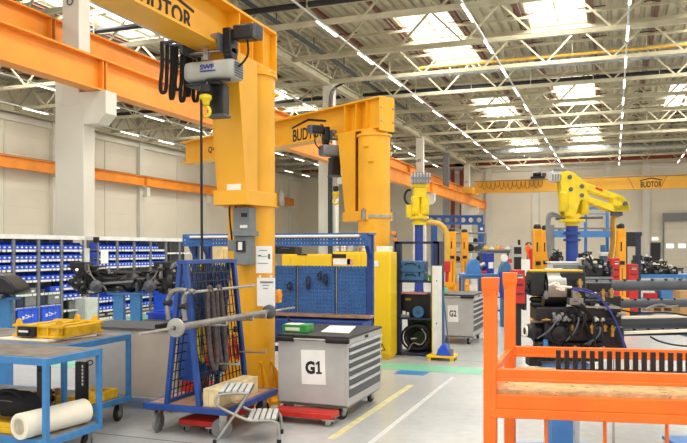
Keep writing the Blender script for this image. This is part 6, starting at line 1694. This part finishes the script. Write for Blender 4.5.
# control cabinet, white screen panel, coats
t, L, B = pf('control_cabinet', 'grey machine control cabinet with a dark screen and signal lamp', 'cabinet', 517.5, 21.0)
b = MB(); B(b, 513, 245, 522.3, 313, 0, .35); b.build('cabinet_body', 'cart_grey', t, bev=.01, **k)
b = MB(); B(b, 514, 247, 521.3, 254, -.01, 0); b.build('screen', 'screen', t, **k)
b = MB(); B(b, 514, 257, 521.3, 271, -.01, 0); b.build('dark_door', 'black', t, **k)
b = MB(); p = L(520, 245); b.cyl((p.x, .1, p.z), (p.x, .1, p.z + .15), .04, n=10); b.build('signal_lamp', 'black', t, **k)
t, L, B = pf('screen_panel', 'plain white upright panel left of the amber lift pair', 'panel', 526, 15.5)
b = MB(); B(b, 521.8, 259.5, 530, 334, 0, .06); b.build('panel', 'white', t, bev=.005, **k)
b = MB(); p, q = L(521.8, 334), L(530, 334); b.box(p.x, q.x, -.2, .26, 0, .03); b.build('foot', 'light_grey', t, **k)
t, L, B = pf('coat_stand', 'post with orange red work jackets hanging behind the white panel', 'coat stand', 528.5, 20.0)
b = MB(); b.cyl((0, .1, .03), (0, .1, L(0, 243).z), .025, n=8); b.box(-.25, .25, -.15, .35, 0, .03); b.tube([L(525.5, 245), L(527, 242.5), L(530, 242.5), L(531.5, 245)], .02, 6, smooth=1); b.build('post', 'dark_grey', t, **k)
b = MB(); b.prism([L(525.5, 248), L(528, 244), L(531, 247), L(532, 258), L(531.5, 272), L(529, 268), L(528, 256)], (0, .12, 0)); b.build('jacket', 'stillage_orange', t, bev=.02, **k)
b = MB(); b.prism([L(528.5, 250), L(531.5, 248), L(533, 262), L(532.5, 274), L(530, 272)], (0, -.1, 0)); b.build('jacket', 'safety_red', t, bev=.02, **k)

# blue machine, drum and racks left of it
t, L, z = bench('light blue machine table behind the G2 cabinet', 462, 513, 274, 18.0, 'tool_blue', 'beam_blue', .6)
t, L, B = pf('blue_machine', 'light blue rounded vice-like machine on the blue machine table', 'machine', 474, 18.2)
zt_ = z
for o in (t,): o.location.z = z; ROOT[t.name] = Matrix.Translation(Vector(t.location)) @ Matrix.Rotation(TH, 4, 'Z')
def LZ(a, c): p = L(a, c); p.z -= zt_; return p
b = MB(); b.prism([LZ(467, 274), LZ(468, 266), LZ(471, 260), LZ(475, 258.5), LZ(479, 261), LZ(480, 268), LZ(482, 274)], (0, .35, 0)); b.build('frame', 'beam_blue', t, bev=.02, **k)
b = MB(); p = LZ(481, 266); b.cyl((p.x, .1, p.z), (p.x + .12, .1, p.z + .05), .06, n=12); b.build('spindle', 'steel', t, **k)
b = MB(); p, q = LZ(478, 274), LZ(487, 271); b.box(p.x, q.x, .02, .2, .003, q.z); b.build('red_slide', 'safety_red', t, bev=.006, **k)
t, L, B = pf('drum', 'dark blue barrel with a white label standing on the blue machine table', 'barrel', 490.5, 18.2)
t.location.z = z
h = L(0, 253).z - z; r_ = 6 / FP * 18.2
b = MB(); b.lathe((0, .3, .003), (0, 0, 1), [(0, r_), (h * .33, r_), (h * .34, r_ + .012), (h * .36, r_), (h * .66, r_), (h * .67, r_ + .012), (h * .69, r_), (h - .01, r_), (h, r_ - .02)], 24); b.build('barrel_body', 'ink_blue', t, **k)
b = MB(); b.box(-.02, .1, .3 - r_ - .012, .3 - r_ + .03, h * .25, h * .55); b.build('label', 'paper', t, **k)
t, L, B = pf('grinder', 'blue grinding machine with a round white dial and hanging hose', 'machine', 506, 17.2)
b = MB(); b.prism([L(499, 280), L(501, 268), L(504, 262), L(508, 261), L(511, 266), L(512, 280)], (0, .3, 0)); p, q = L(502, 320), L(509, 278); b.box(p.x, q.x, .05, .25, 0, q.z); b.build('frame', 'tool_blue', t, bev=.02, **k)
b = MB(); p = L(505, 258); b.cyl((p.x, .1, p.z), (p.x, .04, p.z), .085, n=20); b.build('dial', 'white', t, **k)
b = MB(); p = L(509.5, 261); b.box(p.x - .03, p.x + .06, .0, .08, p.z - .05, p.z + .05); b.build('red_switch', 'safety_red', t, **k)
b = MB(); b.tube([L(501, 272), L(499.5, 280), L(500.5, 292), L(502, 299), L(503.5, 292)], .035, 8, smooth=2); b.build('hose', 'ink_blue', t, **k)
t, L, z = bench('grey table with coloured parts behind the blue barrel', 483, 513, 249.5, 23.0, 'dark_grey', 'mid_grey', .6)
for i, (a, c, h_, m, lab) in enumerate(((485, 490, 4, 'fixture_yellow', 'yellow part'), (491, 496, 3, 'white', 'white part'), (497, 500.5, 5, 'fixture_yellow', 'second yellow part'), (501, 506, 4, 'pink', 'pink part'), (507, 512, 3, 'white', 'second white part'))):
    p, q = V(a, 249.5, 23.1), V(c, 249.5, 23.1)
    t = thing('small_part', '%s on the grey table behind the blue barrel' % lab, 'part', ((p.x + q.x) / 2 - .1, (p.y + q.y) / 2 + .25, z), TH, 'coloured parts')
    w_ = (q - p).length / 2; hh = h_ / FP * 23
    b = MB(); b.box(-w_, w_, -.1, .1, .002, hh * .6); b.cyl((0, 0, hh * .6), (0, 0, hh), w_ * .5, n=10); b.build('part_body', m, t, world=False, bev=.01)
t, L, B = pf('pipe_rack', 'grey pipe rack with wheels and boxes behind the amber lifts', 'rack', 466, 28.0)
b = MB()
for a in (447, 466, 485): p = L(a, 233); b.box(p.x - .05, p.x + .05, -.05, .05, 0, p.z)
for y in (233, 243, 252, 262): p, q = L(447, y), L(485, y); b.cyl((p.x, -.08, p.z), (q.x, -.08, q.z), .035, n=8); b.cyl((p.x, .5, p.z), (q.x, .5, q.z), .035, n=8); b.box(p.x, q.x, -.08, .5, p.z - .02, p.z)
b.build('frame', 'mid_grey', t, **k)
for i, (px, yb, w_, h_, m) in enumerate(((450, 243, 5, 7, 'black'), (457, 252, 6, 6, 'light_grey'), (470, 243, 7, 8, 'white'), (476, 243, 5, 7, 'black'), (471, 252, 8, 7, 'black'), (479, 252, 6, 6, 'dark_grey'), (458, 262, 6, 7, 'black'), (470, 262, 8, 3, 'fixture_yellow'), (480, 262, 6, 7, 'black'), (451, 252, 5, 6, 'dark_grey'))):
    p = V(px, yb, 28.0); f = Vector((-sin(TH), cos(TH), 0)) * .2
    tt = thing('rack_part', '%s part on the pipe rack, %s counted by shelves' % ({'black': 'black', 'light_grey': 'pale', 'white': 'white', 'dark_grey': 'grey', 'fixture_yellow': 'yellow'}[m], ORD[i]), 'part', (p.x + f.x, p.y + f.y, p.z), TH, 'parts on the pipe rack')
    w2, h2_ = w_ / 2 / FP * 28, h_ / FP * 28
    b = MB()
    if m == 'black': b.lathe((0, -.1, w2 + .003), (0, 1, 0), [(0, w2 * .6), (.03, w2), (.17, w2), (.2, w2 * .6)], 18); b.cyl((0, -.12, w2), (0, -.1, w2), w2 * .4, n=12)
    else: b.box(-w2, w2, -.15, .15, .003, h2_ * .8); b.box(-w2 * .8, w2 * .8, -.13, .13, h2_ * .8, h2_)
    b.build('part_body', m, tt, world=False, bev=.01)
t, L, B = pf('floor_machine', 'low amber machine base with a bent silver handle beyond the G2 cabinet', 'machine', 462, 21.5)
b = MB(); p, q = L(455, 300), L(470, 284); b.box(p.x, q.x, 0, .5, 0.02, q.z); b.prism([(p.x + .05, 0, q.z), (q.x - .1, 0, q.z), (q.x - .2, 0, q.z + .12), (p.x + .12, 0, q.z + .12)], (0, .4, 0)); b.build('base', 'lift_amber', t, bev=.02, **k)
b = MB(); b.tube([L(456, 284), L(456, 277), L(458, 273.5), L(468, 273.5), L(470, 277), L(470, 284)], .03, 8, smooth=1); b.build('handle', 'aluminium', t, **k)
t, L, B = pf('pallet_truck', 'amber pallet truck body behind the broom', 'truck', 447, 22.0)
b = MB(); p, q = L(443, 308), L(453, 282); b.box(p.x, q.x, 0, .3, .1, q.z - .2); b.prism([(p.x, 0, q.z - .2), (q.x, 0, q.z - .2), (q.x - .1, 0, q.z), (p.x + .1, 0, q.z)], (0, .25, 0)); b.build('hydraulic_body', 'lift_amber', t, bev=.02, **k)
b = MB()
for x in (p.x + .05, q.x - .05): b.cyl((x - .03, .1, .1), (x + .03, .1, .1), .1, n=14)
b.build('wheels', 'rubber', t, **k)
# conduits on the second column, lamp and junction boxes
t = thing('conduit', 'grey conduit with black cables running up the column behind the second jib', 'conduit', (-13.2, 33.7, 0))
b = MB(); b.box(-13.33, -13.08, 33.7, 33.77, 0, 6.4); b.build('tray', 'mid_grey', t)
b = MB()
for j in range(3): x = -13.28 + j * .08; b.tube([(x, 33.68, .2), (x, 33.68, 5.6), (x, 33.68, 9.3), (x + .2, 33.6, 9.8), (x + .7, 33.6, 10.0)], .022, 6, smooth=1)
b.build('cables', 'rubber', t)
t, L, B = pf('socket_post', 'grey socket post with a small orange plug beside the farther jib column', 'post', 396, 13.2)
b = MB(); B(b, 394.5, 233, 397.5, 352, .05, .1); b.build('post', 'mid_grey', t, **k)
b = MB(); B(b, 391, 231.5, 396, 235, 0, .08); B(b, 393, 238, 397, 241.5, 0, .08); b.build('plug', 'rail_orange', t, bev=.01, **k)

# every loose piece of these parts is a part of its own
def islands(me):
    n = len(me.vertices); p = list(range(n))
    def f(i):
        while p[i] != i: p[i] = p[p[i]]; i = p[i]
        return i
    for e in me.edges:
        a, c = f(e.vertices[0]), f(e.vertices[1])
        if a != c: p[a] = c
    return [f(i) for i in range(n)]
SPLIT = {'web_stiffener', 'hanger', 'hook_pegs', 'side_rail', 'trolley_plate', 'climbing_lug', 'end_stiffener', 'lifting_lug', 'cross_member', 'root_bolts', 'bosses', 'handles', 'wheels', 'rollers', 'pivot_pins', 'mast_flanges', 'slot_covers', 'shelf', 'push_bar_grips', 'slanted_stripes', 'inner_slats', 'cross_bar', 'tie_rods', 'fittings', 'deck_frame', 'end_rod', 'bolt_heads'}
for o in list(bpy.data.objects):
    nm = o.name.split('.')[0]
    if o.type != 'MESH' or nm not in SPLIT or o.children: continue
    idx = islands(o.data); roots = sorted(set(idx))
    if len(roots) < 2: continue
    src = o.data
    for r in roots:
        bm = bmesh.new(); bm.from_mesh(src); bm.verts.ensure_lookup_table()
        bmesh.ops.delete(bm, geom=[v for v, q in zip(bm.verts, idx) if q != r], context='VERTS')
        me = bpy.data.meshes.new(nm); bm.to_mesh(me); bm.free()
        for m_ in src.materials: me.materials.append(m_)
        if r == roots[0]: o.data = me
        else:
            c = o.copy(); c.data = me; COL.objects.link(c)
